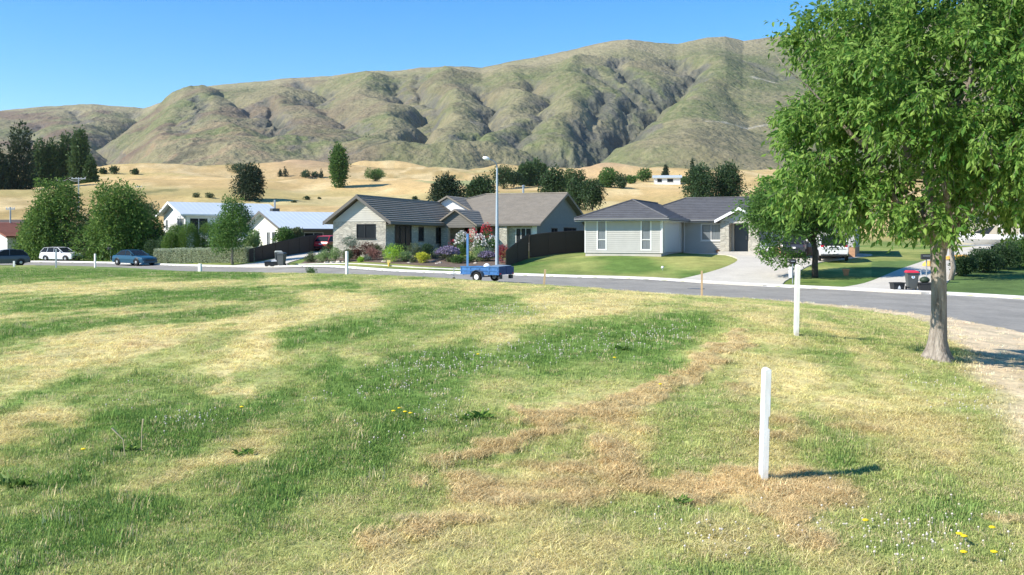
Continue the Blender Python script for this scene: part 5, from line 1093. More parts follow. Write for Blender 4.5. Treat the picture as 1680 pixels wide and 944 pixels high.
for i, (px, D, wp, hp, m, lb) in enumerate([(150, 103, 34, 22, 'olive', 'brownish olive bush between the two parked cars'), (165, 102, 30, 24, 'mid', 'green bush right beside the brownish one between the cars'), (126, 107, 40, 34, 'dark', 'dark bush behind the bonnet of the white wagon'), (55, 108, 40, 30, 'mid', 'green bush left of the white station wagon'), (188, 103, 34, 34, 'mid', 'tall green bush behind the boot of the blue sedan'), (250, 100, 44, 30, 'dark', 'dark bush behind the bonnet of the blue sedan')]):
    shrub(px, D, wp, hp, m, lb, n=2500, sz=.17, grp='bushes behind the parked cars', k=14)
shrub(511, 61, 22, 15, 'mid', 'lone leafy weed standing up on the crest of the lawn', n=700, sz=.08, name='weed', cat='weed', grp='weeds in the lawn', spiky=0)
shrub(948, 82, 8, 32, 'palegreen', 'narrow pale green shrub between dark fence and weatherboard house', n=900, sz=.1)
# clipped hedge: leafy box
def hedge_pts(n, p0, p1, w_, h_, seed, slope=True):
    r = np.random.default_rng(seed); a = np.array(p0); b = np.array(p1); t = r.uniform(size=n); face = r.choice(4, n, p=[.42, .3, .18, .1])
    ax = unit((b-a)[None])[0]; nx = np.array([ax[1], -ax[0]]); wob = 1+(vn(t*40, face*3.1, seed)-.5)*.12
    u = np.where(face == 0, .5, np.where(face == 2, -.5, r.uniform(-.5, .5, n))); v = np.where(face == 1, 1., r.uniform(0, 1, n)); v = np.where(face == 3, r.uniform(0, 1, n), v); t = np.where(face == 3, np.round(t), t)
    q = a+(b-a)*t[:, None]+nx*(u*w_*wob)[:, None]; z = v*h_*wob+r.normal(0, .012, n); return np.c_[q, z], np.c_[nx*np.sign(u)[:, None]*(face == 0)[:, None], (face == 1)*1.][:, :3]
pa, pb_ = P2(259, 90), P2(411, 84.5)
P, N = hedge_pts(26000, pa, pb_, .9, 1.22, 3); c0 = np.array([(pa[0]+pb_[0])/2, (pa[1]+pb_[1])/2]); gzz = Tsm(P[:, 0], P[:, 1]); z0 = float(Tsm(np.array([c0[0]]), np.array([c0[1]]))[0])
he_ = empty('hedge', (c0[0], c0[1], z0), 0, 'long low clipped grey-green hedge in front of the white houses', 'hedge')
r_ = np.random.default_rng(8); V, f, a = leaves(np.c_[P[:, 0]-c0[0], P[:, 1]-c0[1], P[:, 2]+gzz-z0], unit(r_.normal(size=(len(P), 3))+N*.5), .10, r_, .6); mesh_np('foliage', V, f, LM['hedge'], he_, attrs={'rnd': a})
q = MB(); L_ = Vector((pb_[0]-pa[0], pb_[1]-pa[1], 0)); ax = L_.normalized(); nx = Vector((ax.y, -ax.x, 0)); s0 = Vector((pa[0]-c0[0], pa[1]-c0[1], 0)); vs = []
for i in range(13):
    p = s0+L_*(.01+.98*i/12); g_ = T(p.x+c0[0], p.y+c0[1])-z0; vs.append([p+nx*.36+Vector((0, 0, g_+.05)), p+nx*.36+Vector((0, 0, g_+1.12)), p-nx*.36+Vector((0, 0, g_+1.12)), p-nx*.36+Vector((0, 0, g_+.05))])
q.loft(vs); q.build('branches', mat('hedge_core', (.03, .035, .02), .95, .2, 8), he_)
for i in range(0, 0): pass
# big dark bank hedge at the right edge, a row of merged bushes
for i, (px, D, wp, hp, m, lb) in enumerate([(1584, 58, 50, 32, 'dark', 'low dark bush at the left end of the right-hand bank hedge'), (1612, 60, 60, 42, 'dark', 'dark bush second along the right-hand bank hedge'), (1645, 62, 66, 46, 'dark', 'dark bush in the middle of the right-hand bank hedge'), (1672, 63, 66, 50, 'mid', 'green topped bush at the right end of the bank hedge'), (1720, 64, 80, 46, 'mid', 'tall green bush cut by the right edge of the photo')]):
    shrub(px, D, wp, hp, m, lb, n=4500, sz=.15, grp='bushes along the right-hand driveway bank', k=20)
# ---------------------------------------------------------------- fences of separate palings
def fence(pts, h, label, pw=.15, gap=.012, m='fence', capr=True, hfun=None):
    """pts: (px, D, ground px row or None); boards stand side by side along the line"""
    w = [P2(a, b) for a, b in pts]; L = resample(w, 400) if len(w) > 2 else np.array([[w[0][0]+(w[1][0]-w[0][0])*t, w[0][1]+(w[1][1]-w[0][1])*t] for t in np.linspace(0, 1, 400)])
    d = np.r_[0, np.cumsum(np.hypot(*np.diff(L, axis=0).T))]; tot = d[-1]; n = int(tot/pw)
    c0 = L[200]; z0 = T(*c0); e = empty('fence', (c0[0], c0[1], z0), 0, label, 'fence')
    me = None; cap = []
    for i in range(n):
        s = (i+.5)*pw; x = float(np.interp(s, d, L[:, 0])); y = float(np.interp(s, d, L[:, 1])); x2 = float(np.interp(s+.2, d, L[:, 0])); y2 = float(np.interp(s+.2, d, L[:, 1])); x1 = float(np.interp(s-.2, d, L[:, 0])); y1 = float(np.interp(s-.2, d, L[:, 1]))
        an = math.atan2(y2-y1, x2-x1); hh = hfun(s/tot) if hfun else h; z = T(x, y)
        if me is None:
            q = MB(); q.box(-pw/2+gap/2, pw/2-gap/2, -.011, .011, 0, 1.); o = q.build('paling', M[m], e); me = o.data
        else: o = bpy.data.objects.new('paling', me); link(o, e)
        o.location = (x-c0[0], y-c0[1], z-z0-.05+(.006 if i % 2 else 0)); o.rotation_euler = (0, 0, an); o.scale = (1, 1, hh); cap.append((x-c0[0], y-c0[1], z-z0-.05+hh))
    for k in range(0, n, 16):
        x, y, z = cap[k]; q = MB(); q.box(x-.05, x+.05, y+.02, y+.12, z-h-.2, z-.05); q.build('post', M[m], e)
    q = MB(); q.tube([(p[0], p[1]+.045, p[2]-.3) for p in cap[::8]]+[(cap[-1][0], cap[-1][1]+.045, cap[-1][2]-.3)], .035, 4); q.build('rail', M[m], e)
    if capr: q = MB(); q.tube([(p[0], p[1], p[2]+.02) for p in cap[::6]]+[(cap[-1][0], cap[-1][1], cap[-1][2]+.02)], .04, 4); q.build('cap_rail', M[m], e)
    return e
fence([(409, 84), (440, 87.5), (480, 92), (515, 97), (529, 101.5)], 1.5, 'dark stained board fence curving up behind the bins to the red car', hfun=lambda t: 1.15+.55*min(1, t*1.6))
fence([(830, 68.6), (868, 73.5)], 1.7, 'sloping dark board fence section rising from the lamp post side', hfun=lambda t: 1.15+.75*t)
fence([(868, 73.5), (965, 80)], 1.75, 'level dark board fence between the stone and weatherboard houses')
fence([(338, 98), (412, 96)], .8, 'low grey slatted fence behind the clipped round shrubs', m='board', pw=.12, gap=.03, capr=False)

# ---------------------------------------------------------------- marker posts and pegs
pg = 'white marker posts on the lawn'; M['postwhite'] = mat('weathered_white_paint', (.88, .88, .87), .65, .04, 5, .0015, 40, stretch=(6, 6, .8), col2=(.72, .71, .67))
_n = M['postwhite'].node_tree; _b = _n.nodes['Principled BSDF']; _src = _b.inputs['Base Color'].links[0].from_socket     # soil splash at the foot
_tc = _n.nodes.new('ShaderNodeTexCoord'); _sx = _n.nodes.new('ShaderNodeSeparateXYZ'); _n.links.new(_tc.outputs['Object'], _sx.inputs[0])
_nz = _n.nodes.new('ShaderNodeTexNoise'); _nz.inputs['Scale'].default_value = 22; _n.links.new(_tc.outputs['Object'], _nz.inputs['Vector'])
_ma = _n.nodes.new('ShaderNodeMath'); _ma.operation = 'MULTIPLY_ADD'; _ma.inputs[1].default_value = -.22; _n.links.new(_nz.outputs[0], _ma.inputs[0]); _n.links.new(_sx.outputs['Z'], _ma.inputs[2])
_mr = _n.nodes.new('ShaderNodeMapRange'); _mr.inputs[1].default_value = .02; _mr.inputs[2].default_value = .14; _mr.inputs[3].default_value = .6; _mr.inputs[4].default_value = 0; _n.links.new(_ma.outputs[0], _mr.inputs[0])
_mx = _n.nodes.new('ShaderNodeMix'); _mx.data_type = 'RGBA'; _mx.inputs[7].default_value = (.42, .34, .22, 1); _n.links.new(_mr.outputs[0], _mx.inputs[0]); _n.links.new(_src, _mx.inputs[6]); _n.links.new(_mx.outputs[2], _b.inputs['Base Color'])
def post(px, D, h, w_, label, m='postwhite', grp=pg, lean=0, rz=.0, notch=False, d_=.6, name='marker_post', cat='post'):
    x, y, z = G(px, D, -.12); z = float(ground_z(np.array([x]), np.array([y]))[0])-.12
    e = empty(name, (x, y, z), rz, label, cat, grp); q = MB(); b = w_/2; H = h+.12; dd = w_*d_/2
    if notch:   # a square-section board with a knocked-out rebate part way up its right edge
        n0, n1, nd = .12+.50, .12+.63, .014
        prof = [(-b, 0), (b, 0), (b, n0), (b-nd, n0+.012), (b-nd, n1-.01), (b, n1), (b, H-.012), (b-.014, H), (-b+.02, H-.002), (-b, H-.022)]
        q.prism(prof, -dd, dd); q.build('board', M['postwhite'], e, bevel=.003)
        q = MB(); q.box(b-nd-.0005, b-nd+.003, -dd+.006, dd-.006, n0+.02, n1-.015); q.build('bare_wood', M['barkdark'], e)
    else:
        q.box(-b, b, -dd, dd, 0, H-.015); q.add([(-b, -dd, H-.015), (b, -dd, H-.015), (b, dd, H-.015), (-b, dd, H-.015), (-b*.7, -dd*.7, H), (b*.7, -dd*.7, H), (b*.7, dd*.7, H), (-b*.7, dd*.7, H)], [(4, 5, 6, 7), (0, 1, 5, 4), (1, 2, 6, 5), (2, 3, 7, 6), (3, 0, 4, 7)]); q.build('board', M[m], e)
    e.rotation_euler = (lean*.3, lean, rz); return e
post(1251.5, 9.4, 1.08, .062, 'nearest white wooden marker post, square topped, at lower right', notch=True, rz=-.02, d_=2.4, lean=.028)
post(1306, 17, 1.23, .068, 'tall white post beyond the nearest one, in front of the driveway', rz=-.08, lean=.02, d_=1.8)
post(569, 46, 1.12, .11, 'white post standing before the stone house garden', rz=-.6, d_=.9)
post(328, 70, .62, .24, 'short squat white post at the lawn edge before the hedge', rz=-.5)
post(156, 80, 1.15, .15, 'white post on the lawn edge between the two parked cars', rz=-.6)
post(92, 78, 1.5, .11, 'taller weathered grey post in front of the white wagon', m='galv', grp=None)
post(23, 80, .5, .14, 'very short white post beside the dark hatchback')
post(892, 48, .80, .1, 'leaning pale timber peg right of the blue trailer', m='timber', grp='bare timber survey pegs', lean=.08, name='survey_peg', cat='peg')
post(1151.5, 42, 1.12, .075, 'upright pale timber peg at the road edge below the driveway', m='timber', grp='bare timber survey pegs', name='survey_peg', cat='peg')
# yellow hydrant marker and small white light on the bank
x, y, z = G(638, 71.2); e = empty('hydrant_marker', (x, y, z), 0, 'small yellow marker post with broad head at the footpath edge', 'marker')
q = MB(); q.tube([(0, 0, -.05), (0, 0, .25)], [.07, .09], 10); q.build('stake', mat('yellow_paint', (.8, .55, .1), .6, .06), e); q = MB(); q.box(-.13, .13, -.04, .04, .25, .44); q.build('head', mat('pale_yellow_paint', (.85, .68, .25), .6, .06), e, bevel=.02)
x, y, z = G(1087, 62.5); e = empty('garden_light', (x, y, z), 0, 'tiny round white garden light on the sloping front lawn', 'light'); q = MB(); q.lathe((0, 0, .1), [(.02, 0), (.09, .04), (.1, .1), (.06, .17)], 10); q.build('globe', M['white'], e, smooth=True); q = MB(); q.tube([(0, 0, -.05), (0, 0, .1)], .02, 6); q.build('stake', M['galv'], e)

# ---------------------------------------------------------------- street lamp, poles, wires
x, y, z = G(815.5, 69.5); e = empty('street_lamp', (x, y, z-.1), 0, 'slender grey street lamp with a curved arm to the left, behind the blue trailer', 'street lamp')
zt = ZP(276, 69.5)-z+.1; q = MB(); q.tube([(0, 0, 0), (0, 0, zt*.33), (0, 0, zt)], [.13, .115, .06], 12); q.build('pole', mat('pale_blue_grey_steel', (.40, .47, .53), .5, .06), e)
q = MB(); q.tube([(0, 0, zt), (-.06, 0, zt+.28), (-.22, -.05, zt+.48), (-.55, -.12, zt+.62)], [.045, .04, .04, .035], 8); q.build('arm', M['galv'], e)
q = MB(); q.lathe((0, 0, 0), [(.05, -.24), (.12, -.14), (.15, 0), (.11, .2), (.04, .26)], 10, axis='x'); o = q.build('lamp_head', M['white'], e, smooth=True); o.location = (-.78, -.16, zt+.68); o.rotation_euler = (0, .25, 0)
x, y, z = G(767, 68.2); e = empty('blue_pole', (x, y, z-.1), 0, 'bright blue square pole standing behind the trailer before the roses', 'pole')
q = MB(); q.box(-.075, .075, -.075, .075, 0, ZP(384, 68.2)-z+.1); q.build('shaft', mat('light_blue_paint', (.16, .33, .62), .5, .06), e); q = MB(); q.box(-.085, .085, -.085, .085, ZP(384, 68.2)-z+.1, ZP(384, 68.2)-z+.14); q.build('cap', M['galv'], e)
wire_m = mat('pale_cable', (.45, .46, .47), .6, .05)
def power_pole(px, D, top, label, arm=1.2):
    x, y, z = G(px, D); H = ZP(top, D)-z; e = empty('power_pole', (x, y, z-.3), 0, label, 'power pole', 'power poles on the left'); q = MB(); q.tube([(0, 0, 0), (0, 0, H+.3)], [.12, .08], 8); q.build('shaft', M['galv'], e)
    q = MB(); q.box(-arm, arm, -.06, .06, H+.0, H+.14); q.build('crossarm', M['galv'], e)
    for s in (-.9, -.35, .35, .9):
        q = MB(); q.lathe((s*arm, 0, H+.15), [(.03, 0), (.06, .05), (.03, .14)], 6); q.build('insulator', M['white'], e)
    return e, Vector((x, y, z+H))
e1, p1 = power_pole(129, 150, 291, 'grey power pole with crossarm behind the broad trees', 1.1); e2, p2 = power_pole(17, 112, 340, 'grey pole behind the roof at the left edge', .5); e3, p3 = power_pole(227, 230, 305, 'thin distant power pole on the straw hill', .8)
for s in (-1.2, 1.2):
    q = MB(); a = Vector((s, 0, .1)); b = Vector((-14.+s, 25, 1.2)); q.tube([a.lerp(b, t)+Vector((0, 0, -1.0*4*t*(1-t)*.5)) for t in [i/10 for i in range(11)]], .025, 4)
    o = q.build('wire', wire_m, e1); o.location = (0, 0, p1.z-e1.location.z)

x, y, z = G(1142, 52.6); e = empty('drain_grate', (x, y, z-.045), -.45, 'small dark drain grate in the road near the far kerb', 'drain')
q = MB(); q.box(-.42, .42, -.22, .22, -.02, .008); q.build('frame', M['dark'], e)
for i in range(7): q = MB(); q.box(-.36+i*.11, -.31+i*.11, -.19, .19, .0085, .02); q.build('bar', M['galv'], e)
# ---------------------------------------------------------------- trailer
x, y, z = G(799, 54.6); z = T(x, y)-.05; tb = mat('blue_trailer_paint', (.045, .15, .36), .6, .3, 5); tb2 = mat('dark_blue_paint', (.02, .06, .17), .5, .15)
e = empty('box_trailer', (x, y, z), -math.radians(33), 'blue steel box trailer with wire-frame drawbar parked on the road', 'trailer')
Lh, Wh, z0, z1 = 1.28, .74, .42, .86
q = MB(); q.box(-Lh, Lh, -Wh, -Wh+.03, z0, z1); q.box(-Lh, -Lh+.03, -Wh+.03, Wh-.03, z0, z1); q.box(-Lh, Lh, Wh-.03, Wh, z0, z1); q.box(-Lh+.03, Lh-.03, -Wh+.03, Wh-.03, z0, z0+.03); q.build('tray', tb, e)
q = MB()
for zz in (z1-.03, z0+.0, z0+.2): q.box(-Lh-.02, Lh+.02, -Wh-.028, -Wh-.001, zz, zz+.05)
for s in (-1.25, -.62, 0.0, .62, 1.2): q.box(s-.02, s+.03, -Wh-.026, -Wh-.002, z0+.052, z1-.032)
q.build('side_rail', tb, e)
q = MB(); q.box(Lh+.001, Lh+.035, -Wh, Wh, z0+.01, z1); q.build('tailgate', tb2, e); q = MB(); q.box(Lh+.036, Lh+.05, -Wh+.1, Wh-.1, z0+.16, z0+.2); q.box(Lh+.036, Lh+.05, -.02, .02, z0+.02, z1-.02); q.build('tailgate_rib', tb2, e)
for s in (-1, 1):
    for (xx,) in ((-.05,),):
        wq = empty_w = MB(); wq.lathe((xx, s*(Wh+.14), .29), [(.15, -.09), (.27, -.09), (.29, -.05), (.29, .05), (.27, .09), (.15, .09)], 20, axis='y'); wo_ = wq.build('wheel', M['tyre'], e, smooth=False)
        r_ = MB(); r_.lathe((xx, s*(Wh+.14), .29), [(.05, -.105), (.12, -.1), (.155, -.085), (.155, .085), (.12, .1), (.05, .105)], 16, axis='y'); r_.build('rim', M['white'], wo_)
    g = MB(); pr = [(.40*math.cos(t), .29+.38*math.sin(t)) for t in [math.pi*i/12 for i in range(13)]]
    for (a, b) in zip(pr[:-1], pr[1:]):
        g.add([(a[0]-.05, s*(Wh+.005), a[1]), (b[0]-.05, s*(Wh+.005), b[1]), (b[0]-.05, s*(Wh+.26), b[1]), (a[0]-.05, s*(Wh+.26), a[1])], [(0, 1, 2, 3)])
    o = g.build('mudguard', M['galv'] if s > 0 else mat('grey_mudguard', (.12, .14, .16), .5, .1), e); o.modifiers.new('thickness', 'SOLIDIFY').thickness = .012
q = MB(); q.tube([(-Lh, -.5, z0-.03), (-2.55, 0, z0-.03)], .035, 6); q.tube([(-Lh, .5, z0-.03), (-2.55, 0, z0-.03)], .035, 6); q.tube([(-2.5, 0, z0-.03), (-2.75, 0, z0-.0)], .045, 6); q.build('drawbar', M['galv'], e)
q = MB(); q.tube([(-2.3, 0, .08), (-2.3, 0, .72)], .025, 6); q.tube([(-2.3, 0, .72), (-2.18, 0, .76), (-2.12, 0, .7)], .015, 5); q.build('jockey_stand', M['galv'], e)
q = MB(); q.lathe((-2.3, 0, .1), [(.1, -.03), (.1, .03)], 12, axis='y'); q.build('jockey_wheel', M['tyre'], e)
q = MB()
for s in (-1, 1): q.box(Lh+.0-.12, Lh+.03, s*Wh*.72-.12, s*Wh*.72+.12, .2, z0-.01)
q.build('axle_mount', M['blackpl'], e); q = MB(); q.tube([(-.05, -Wh-.05, .29), (-.05, Wh+.05, .29)], .03, 6); q.build('axle', M['blackpl'], e)
for s in (-1, 1):
    q = MB(); q.box(Lh+.037, Lh+.055, s*(Wh-.1)-.07, s*(Wh-.1)+.07, z0+.03, z0+.1); q.build('tail_light', M['redpl'], e)
e2 = empty('trailer_load', (x, y, z+z0+.03), -math.radians(33), 'grey sheet and crumpled white bag lying in the blue trailer', 'load')
q = MB(); q.add([(.3, -.66, .42), (1.2, -.66, .43), (1.2, .66, .47), (.3, .66, .5), (.3, -.66, .39), (1.2, -.66, .4), (1.2, .66, .44), (.3, .66, .47)], [(0, 1, 2, 3), (7, 6, 5, 4), (0, 1, 5, 4), (1, 2, 6, 5), (2, 3, 7, 6), (3, 0, 4, 7)]); q.build('sheet', mat('blue_grey_sheet', (.2, .26, .32), .6, .1), e2)
q = MB(); q.lathe((0, 0, .0), [(.08, -.02), (.24, .05), (.28, .3), (.2, .44), (.16, .5), (.06, .57)], 9); o = q.build('bag', M['white'], e2, smooth=True); o.scale = (1, .8, 1)
for v in o.data.vertices: v.co += Vector((random.uniform(-.03, .03), random.uniform(-.03, .03), random.uniform(-.02, .02)))

# ---------------------------------------------------------------- cars
def car(px, D, rz, kind, body_m, label, dz=0, Lc=4.5, name='car', cat='car', grp='cars parked along the street', Wc=1.72, Hc=1.42, glass='glass'):
    x, y, _ = G(px, D); z = T(x, y)-.03+dz; e = empty(name, (x, y, z), rz, label, cat, grp); h = Wc/2
    sh = {'wagon': dict(hood=.80, belt=.90, fr=[(-2.22, .3, .62, .86), (-2.1, .26, .78, .95), (-1.2, .22, .88, 1), (-.7, .22, .92, 1), (1.9, .24, .93, 1), (2.15, .3, .86, .97), (2.25, .34, .7, .9)], gh=[(-.95, .92, .92, .9), (-.15, .92, 1.38, .76), (.4, .92, 1.42, .76), (1.7, .93, 1.37, .77), (2.12, .93, .96, .84)], wx=(-1.38, 1.32)),
          'sedan': dict(fr=[(-2.2, .3, .58, .84), (-2.08, .24, .72, .94), (-1.2, .2, .86, 1), (-.8, .2, .9, 1), (1.3, .22, .93, 1), (2.05, .28, .9, .97), (2.2, .34, .74, .9)], gh=[(-.95, .9, .91, .9), (-.1, .9, 1.34, .74), (.35, .92, 1.38, .74), (.95, .93, 1.34, .74), (1.62, .93, .94, .86)], wx=(-1.35, 1.35)),
          'hatch': dict(fr=[(-1.95, .3, .6, .84), (-1.8, .24, .76, .95), (-1.1, .2, .9, 1), (1.5, .22, .95, 1), (1.85, .3, .9, .96), (1.95, .36, .7, .9)], gh=[(-1.0, .92, .95, .9), (-.15, .93, 1.42, .76), (.4, .95, 1.47, .76), (1.35, .95, 1.40, .77), (1.8, .95, .99, .84)], wx=(-1.25, 1.2)),
          'van': dict(fr=[(-2.4, .4, .75, .88), (-2.25, .34, .95, .96), (-1.4, .34, 1.08, 1), (-1.1, .34, 1.1, 1), (2.1, .36, 1.12, 1), (2.3, .4, 1.1, .99), (2.36, .48, .9, .96)], gh=[(-1.3, 1.1, 1.12, .92), (-.6, 1.1, 1.72, .84), (0, 1.1, 1.8, .84), (2.1, 1.12, 1.77, .85), (2.33, 1.12, 1.16, .93)], wx=(-1.5, 1.45))}[kind]
    k = Lc/4.5 if kind != 'van' else Lc/4.8; kz = Hc/1.42 if kind != 'van' else Hc/1.8
    if kind == 'hatch': k = Lc/3.95
    q = MB(); secs = []
    for (xx, zl, zh, wf) in sh['fr']:
        w_ = h*wf; zl *= kz; zh *= kz; zm_ = zl+(zh-zl)*.55
        secs.append([(xx*k, -w_*.94, zl), (xx*k, -w_, zm_), (xx*k, -w_*.97, zh-.05), (xx*k, -w_*.88, zh), (xx*k, w_*.88, zh), (xx*k, w_*.97, zh-.05), (xx*k, w_, zm_), (xx*k, w_*.94, zl)])
    q.loft(secs); b = q.build('body', body_m, e, smooth=False, bevel=.03)
    q = MB(); secs = []; gh = sh['gh']
    for (xx, zl, zh, wf) in gh:
        secs.append([(xx*k, -h*.9, zl*kz-.03), (xx*k, -h*wf, zh*kz), (xx*k, h*wf, zh*kz), (xx*k, h*.9, zl*kz-.03)])
    q.loft(secs); q.build('windows', M[glass], e)
    q = MB(); t_ = [(g_[0]*k, h*g_[3], g_[2]*kz) for g_ in gh[1:-1]]; secs = [[(xx, -w_-.01, zz-.02), (xx, -w_+.04, zz+.02), (xx, w_-.04, zz+.02), (xx, w_+.01, zz-.02)] for xx, w_, zz in t_]
    q.loft(secs); 
    for s in (-1, 1):
        for i in (0, len(gh)-2):
            a, c_ = gh[i], gh[i+1]
            q.tube([(a[0]*k, s*h*.89*1.0, a[2]*kz) if i == 0 else (a[0]*k, s*h*a[3], a[2]*kz), (c_[0]*k, s*h*c_[3], c_[2]*kz) if i == 0 else (c_[0]*k, s*h*.88, c_[2]*kz)], .035, 5)
        mx_ = (.28 if kind != 'van' else .1)*k; q.tube([(mx_, s*h*.905, gh[2][1]*kz-.02), (mx_+.02, s*(h*gh[2][3]+.01), gh[2][2]*kz-.03)], .035, 5)
        if kind in ('wagon', 'van'): q.tube([(1.22*k, s*h*.905, gh[2][1]*kz), (1.15*k, s*(h*.77 if kind == 'wagon' else h*.85), gh[3][2]*kz-.02)], .04, 5)
    q.build('roof', body_m, e)
    for s in (-1, 1):
        for wx in sh['wx']:
            wr_ = .31 if kind != 'van' else .36; q = MB(); q.lathe((wx*k, s*(h-.09), wr_), [(wr_*.6, -.1), (wr_*.94, -.1), (wr_, -.06), (wr_, .06), (wr_*.94, .1), (wr_*.6, .1)], 20, axis='y'); wo_ = q.build('wheel', M['tyre'], e)
            q = MB(); q.lathe((wx*k, s*(h-.09), wr_), [(.04, -.115), (wr_*.3, -.105), (wr_*.6, -.09), (wr_*.62, 0), (wr_*.6, .09), (wr_*.3, .105), (.04, .115)], 12, axis='y'); q.build('rim', M['rim'], wo_)
            q = MB(); q.tube([((wx+(wr_+.055)*math.cos(t)/k)*k, s*(h-.012), wr_+(wr_+.045)*math.sin(t)) for t in [math.pi*(i/10) for i in range(11)]], .035, 6); q.build('wheel_arch', M['blackpl'], e)
        xf, _, zf, wf = sh['fr'][1]; q = MB(); q.box((xf-.06)*k, (xf+.12)*k, s*h*.62-.17, s*h*.62+.17, zf*kz-.2, zf*kz-.06); q.build('headlight', mat('headlamp_glass', (.6, .62, .62), .15, .05, spec=.6), e)
        xr_, _, zr_, wr2 = sh['fr'][-2]; q = MB(); q.box((xr_-.04)*k, xr_*k+.035, s*h*.78-.11, s*h*.78+.11, zr_*kz-.26 if kind != 'van' else .75, zr_*kz-.08 if kind != 'van' else 1.08); q.build('tail_light', M['redpl'], e)
        q = MB(); q.box((-.75)*k-.05, (-.75)*k+.06, s*(h+.02)-.07, s*(h+.02)+.07, gh[0][1]*kz+.03, gh[0][1]*kz+.15); q.build('mirror', body_m, e)
    xf = sh['fr'][0][0]*k; q = MB(); q.box(xf-.03, xf+.05, -h*.55, h*.55, .44*kz, .56*kz); q.build('grille', M['blackpl'], e)
    q = MB(); q.box(xf-.06, xf+.12, -h*.86, h*.86, .26, .40*kz); q.build('bumper', M['blackpl'] if kind != 'sedan' else body_m, e, bevel=.03); xr_ = sh['fr'][-1][0]*k; q = MB(); q.box(xr_-.12, xr_+.07, -h*.88, h*.88, .32, .48*kz); q.build('bumper', M['blackpl'] if kind in ('van', 'hatch') else body_m, e, bevel=.03)
    q = MB(); q.box(xr_+.071, xr_+.085, -.19, .19, .62*kz if kind != 'van' else .5, .62*kz+.11 if kind != 'van' else .61); q.build('number_plate', M['white'], e)
    if kind in ('van',): q = MB(); q.box(xr_+.02, xr_+.03, -h*.8, h*.8, .82, .84); q.box(xr_+.0, xr_+.035, -.3, .3, .92, .97); q.build('tailgate_handle', M['blackpl'], e)
    return e
def paint(n, c, v=.05): return mat(n, c, .3, v, 1, spec=.6)
car(101, 103, math.radians(180-22), 'wagon', paint('white_car_paint', (.72, .73, .74)), 'white station wagon parked on the verge before the trees', Lc=4.6, Hc=1.5)
car(221, 87.5, math.radians(180-33), 'sedan', paint('teal_blue_car_paint', (.012, .07, .13)), 'teal-blue sedan parked left of the clipped hedge', Lc=4.5)
car(8, 92, math.radians(35), 'hatch', paint('dark_grey_blue_paint', (.06, .08, .11)), 'dark hatchback cut by the left edge, its red tail light showing', Lc=4.1, Hc=1.5)
car(543, 98.5, math.radians(250), 'hatch', paint('bright_red_paint', (.62, .03, .05)), 'bright red car half hidden behind the stone house corner', Lc=4.0, Hc=1.5)
car(1364, 69, -math.radians(90+14), 'van', paint('white_van_paint', (.75, .75, .76)), 'white van seen from behind before the grey house, right of the street tree trunk', Lc=4.8, Wc=1.95, Hc=1.75)
car(1304, 71.5, -math.radians(90+20), 'hatch', paint('charcoal_paint', (.03, .035, .045)), 'dark car mostly hidden behind the street tree foliage', Lc=4.2, Hc=1.5)

# ---------------------------------------------------------------- bins, crates, letterboxes
def wheelie(px, D, label, lid, rz=0, badge=False, h=1.0, opened=False):
    x, y, z = G(px, D, .04); e = empty('wheelie_bin', (x, y, z), rz, label, 'bin', 'wheelie bins at the kerb'); b, t_ = .22, .29
    q = MB(); q.loft([[(-b, -b, .06), (b, -b, .06), (b, b, .06), (-b, b, .06)], [(-t_, -t_-.02, .9*h), (t_, -t_-.02, .9*h), (t_, t_+.04, .9*h), (-t_, t_+.04, .9*h)]]); q.build('body', M['greypl'], e, bevel=.02)
    q = MB(); q.box(-t_-.02, t_+.02, -t_-.05, -t_-.0, .86*h, .9*h); q.build('rim', M['greypl'], e)
    q = MB(); q.loft([[(-t_-.03, -t_-.07, .905*h), (t_+.03, -t_-.07, .905*h), (t_+.03, t_+.08, .905*h), (-t_-.03, t_+.08, .905*h)], [(-t_*.85, -t_*.8, .98*h), (t_*.85, -t_*.8, .98*h), (t_*.85, t_, 1.02*h), (-t_*.85, t_, 1.02*h)]])
    ld = q.build('lid', lid, e, bevel=.012); ld.rotation_euler = (0, 0, 0)
    q = MB(); q.tube([(-.2, t_+.1, .93*h), (.2, t_+.1, .93*h)], .018, 6); q.build('handle', M['greypl'], e)
    for s in (-1, 1): q = MB(); q.lathe((s*.24, .2, .1), [(.1, -.025), (.1, .025)], 14, axis='x'); q.build('wheel', M['tyre'], e)
    if badge: q = MB(); q.lathe((0, -t_+.005, .68*h), [(.085, -.006), (.085, .006)], 18, axis='y'); o = q.build('badge', M['white'], e); o.rotation_euler = (0, 0, 0)
    if badge: q = MB(); q.lathe((0, -t_-.004, .675*h), [(.05, -.002), (.03, .003)], 12, axis='y'); q.build('badge_mark', mat('pale_blue_print', (.25, .42, .6), .6, .05), e)
    return e
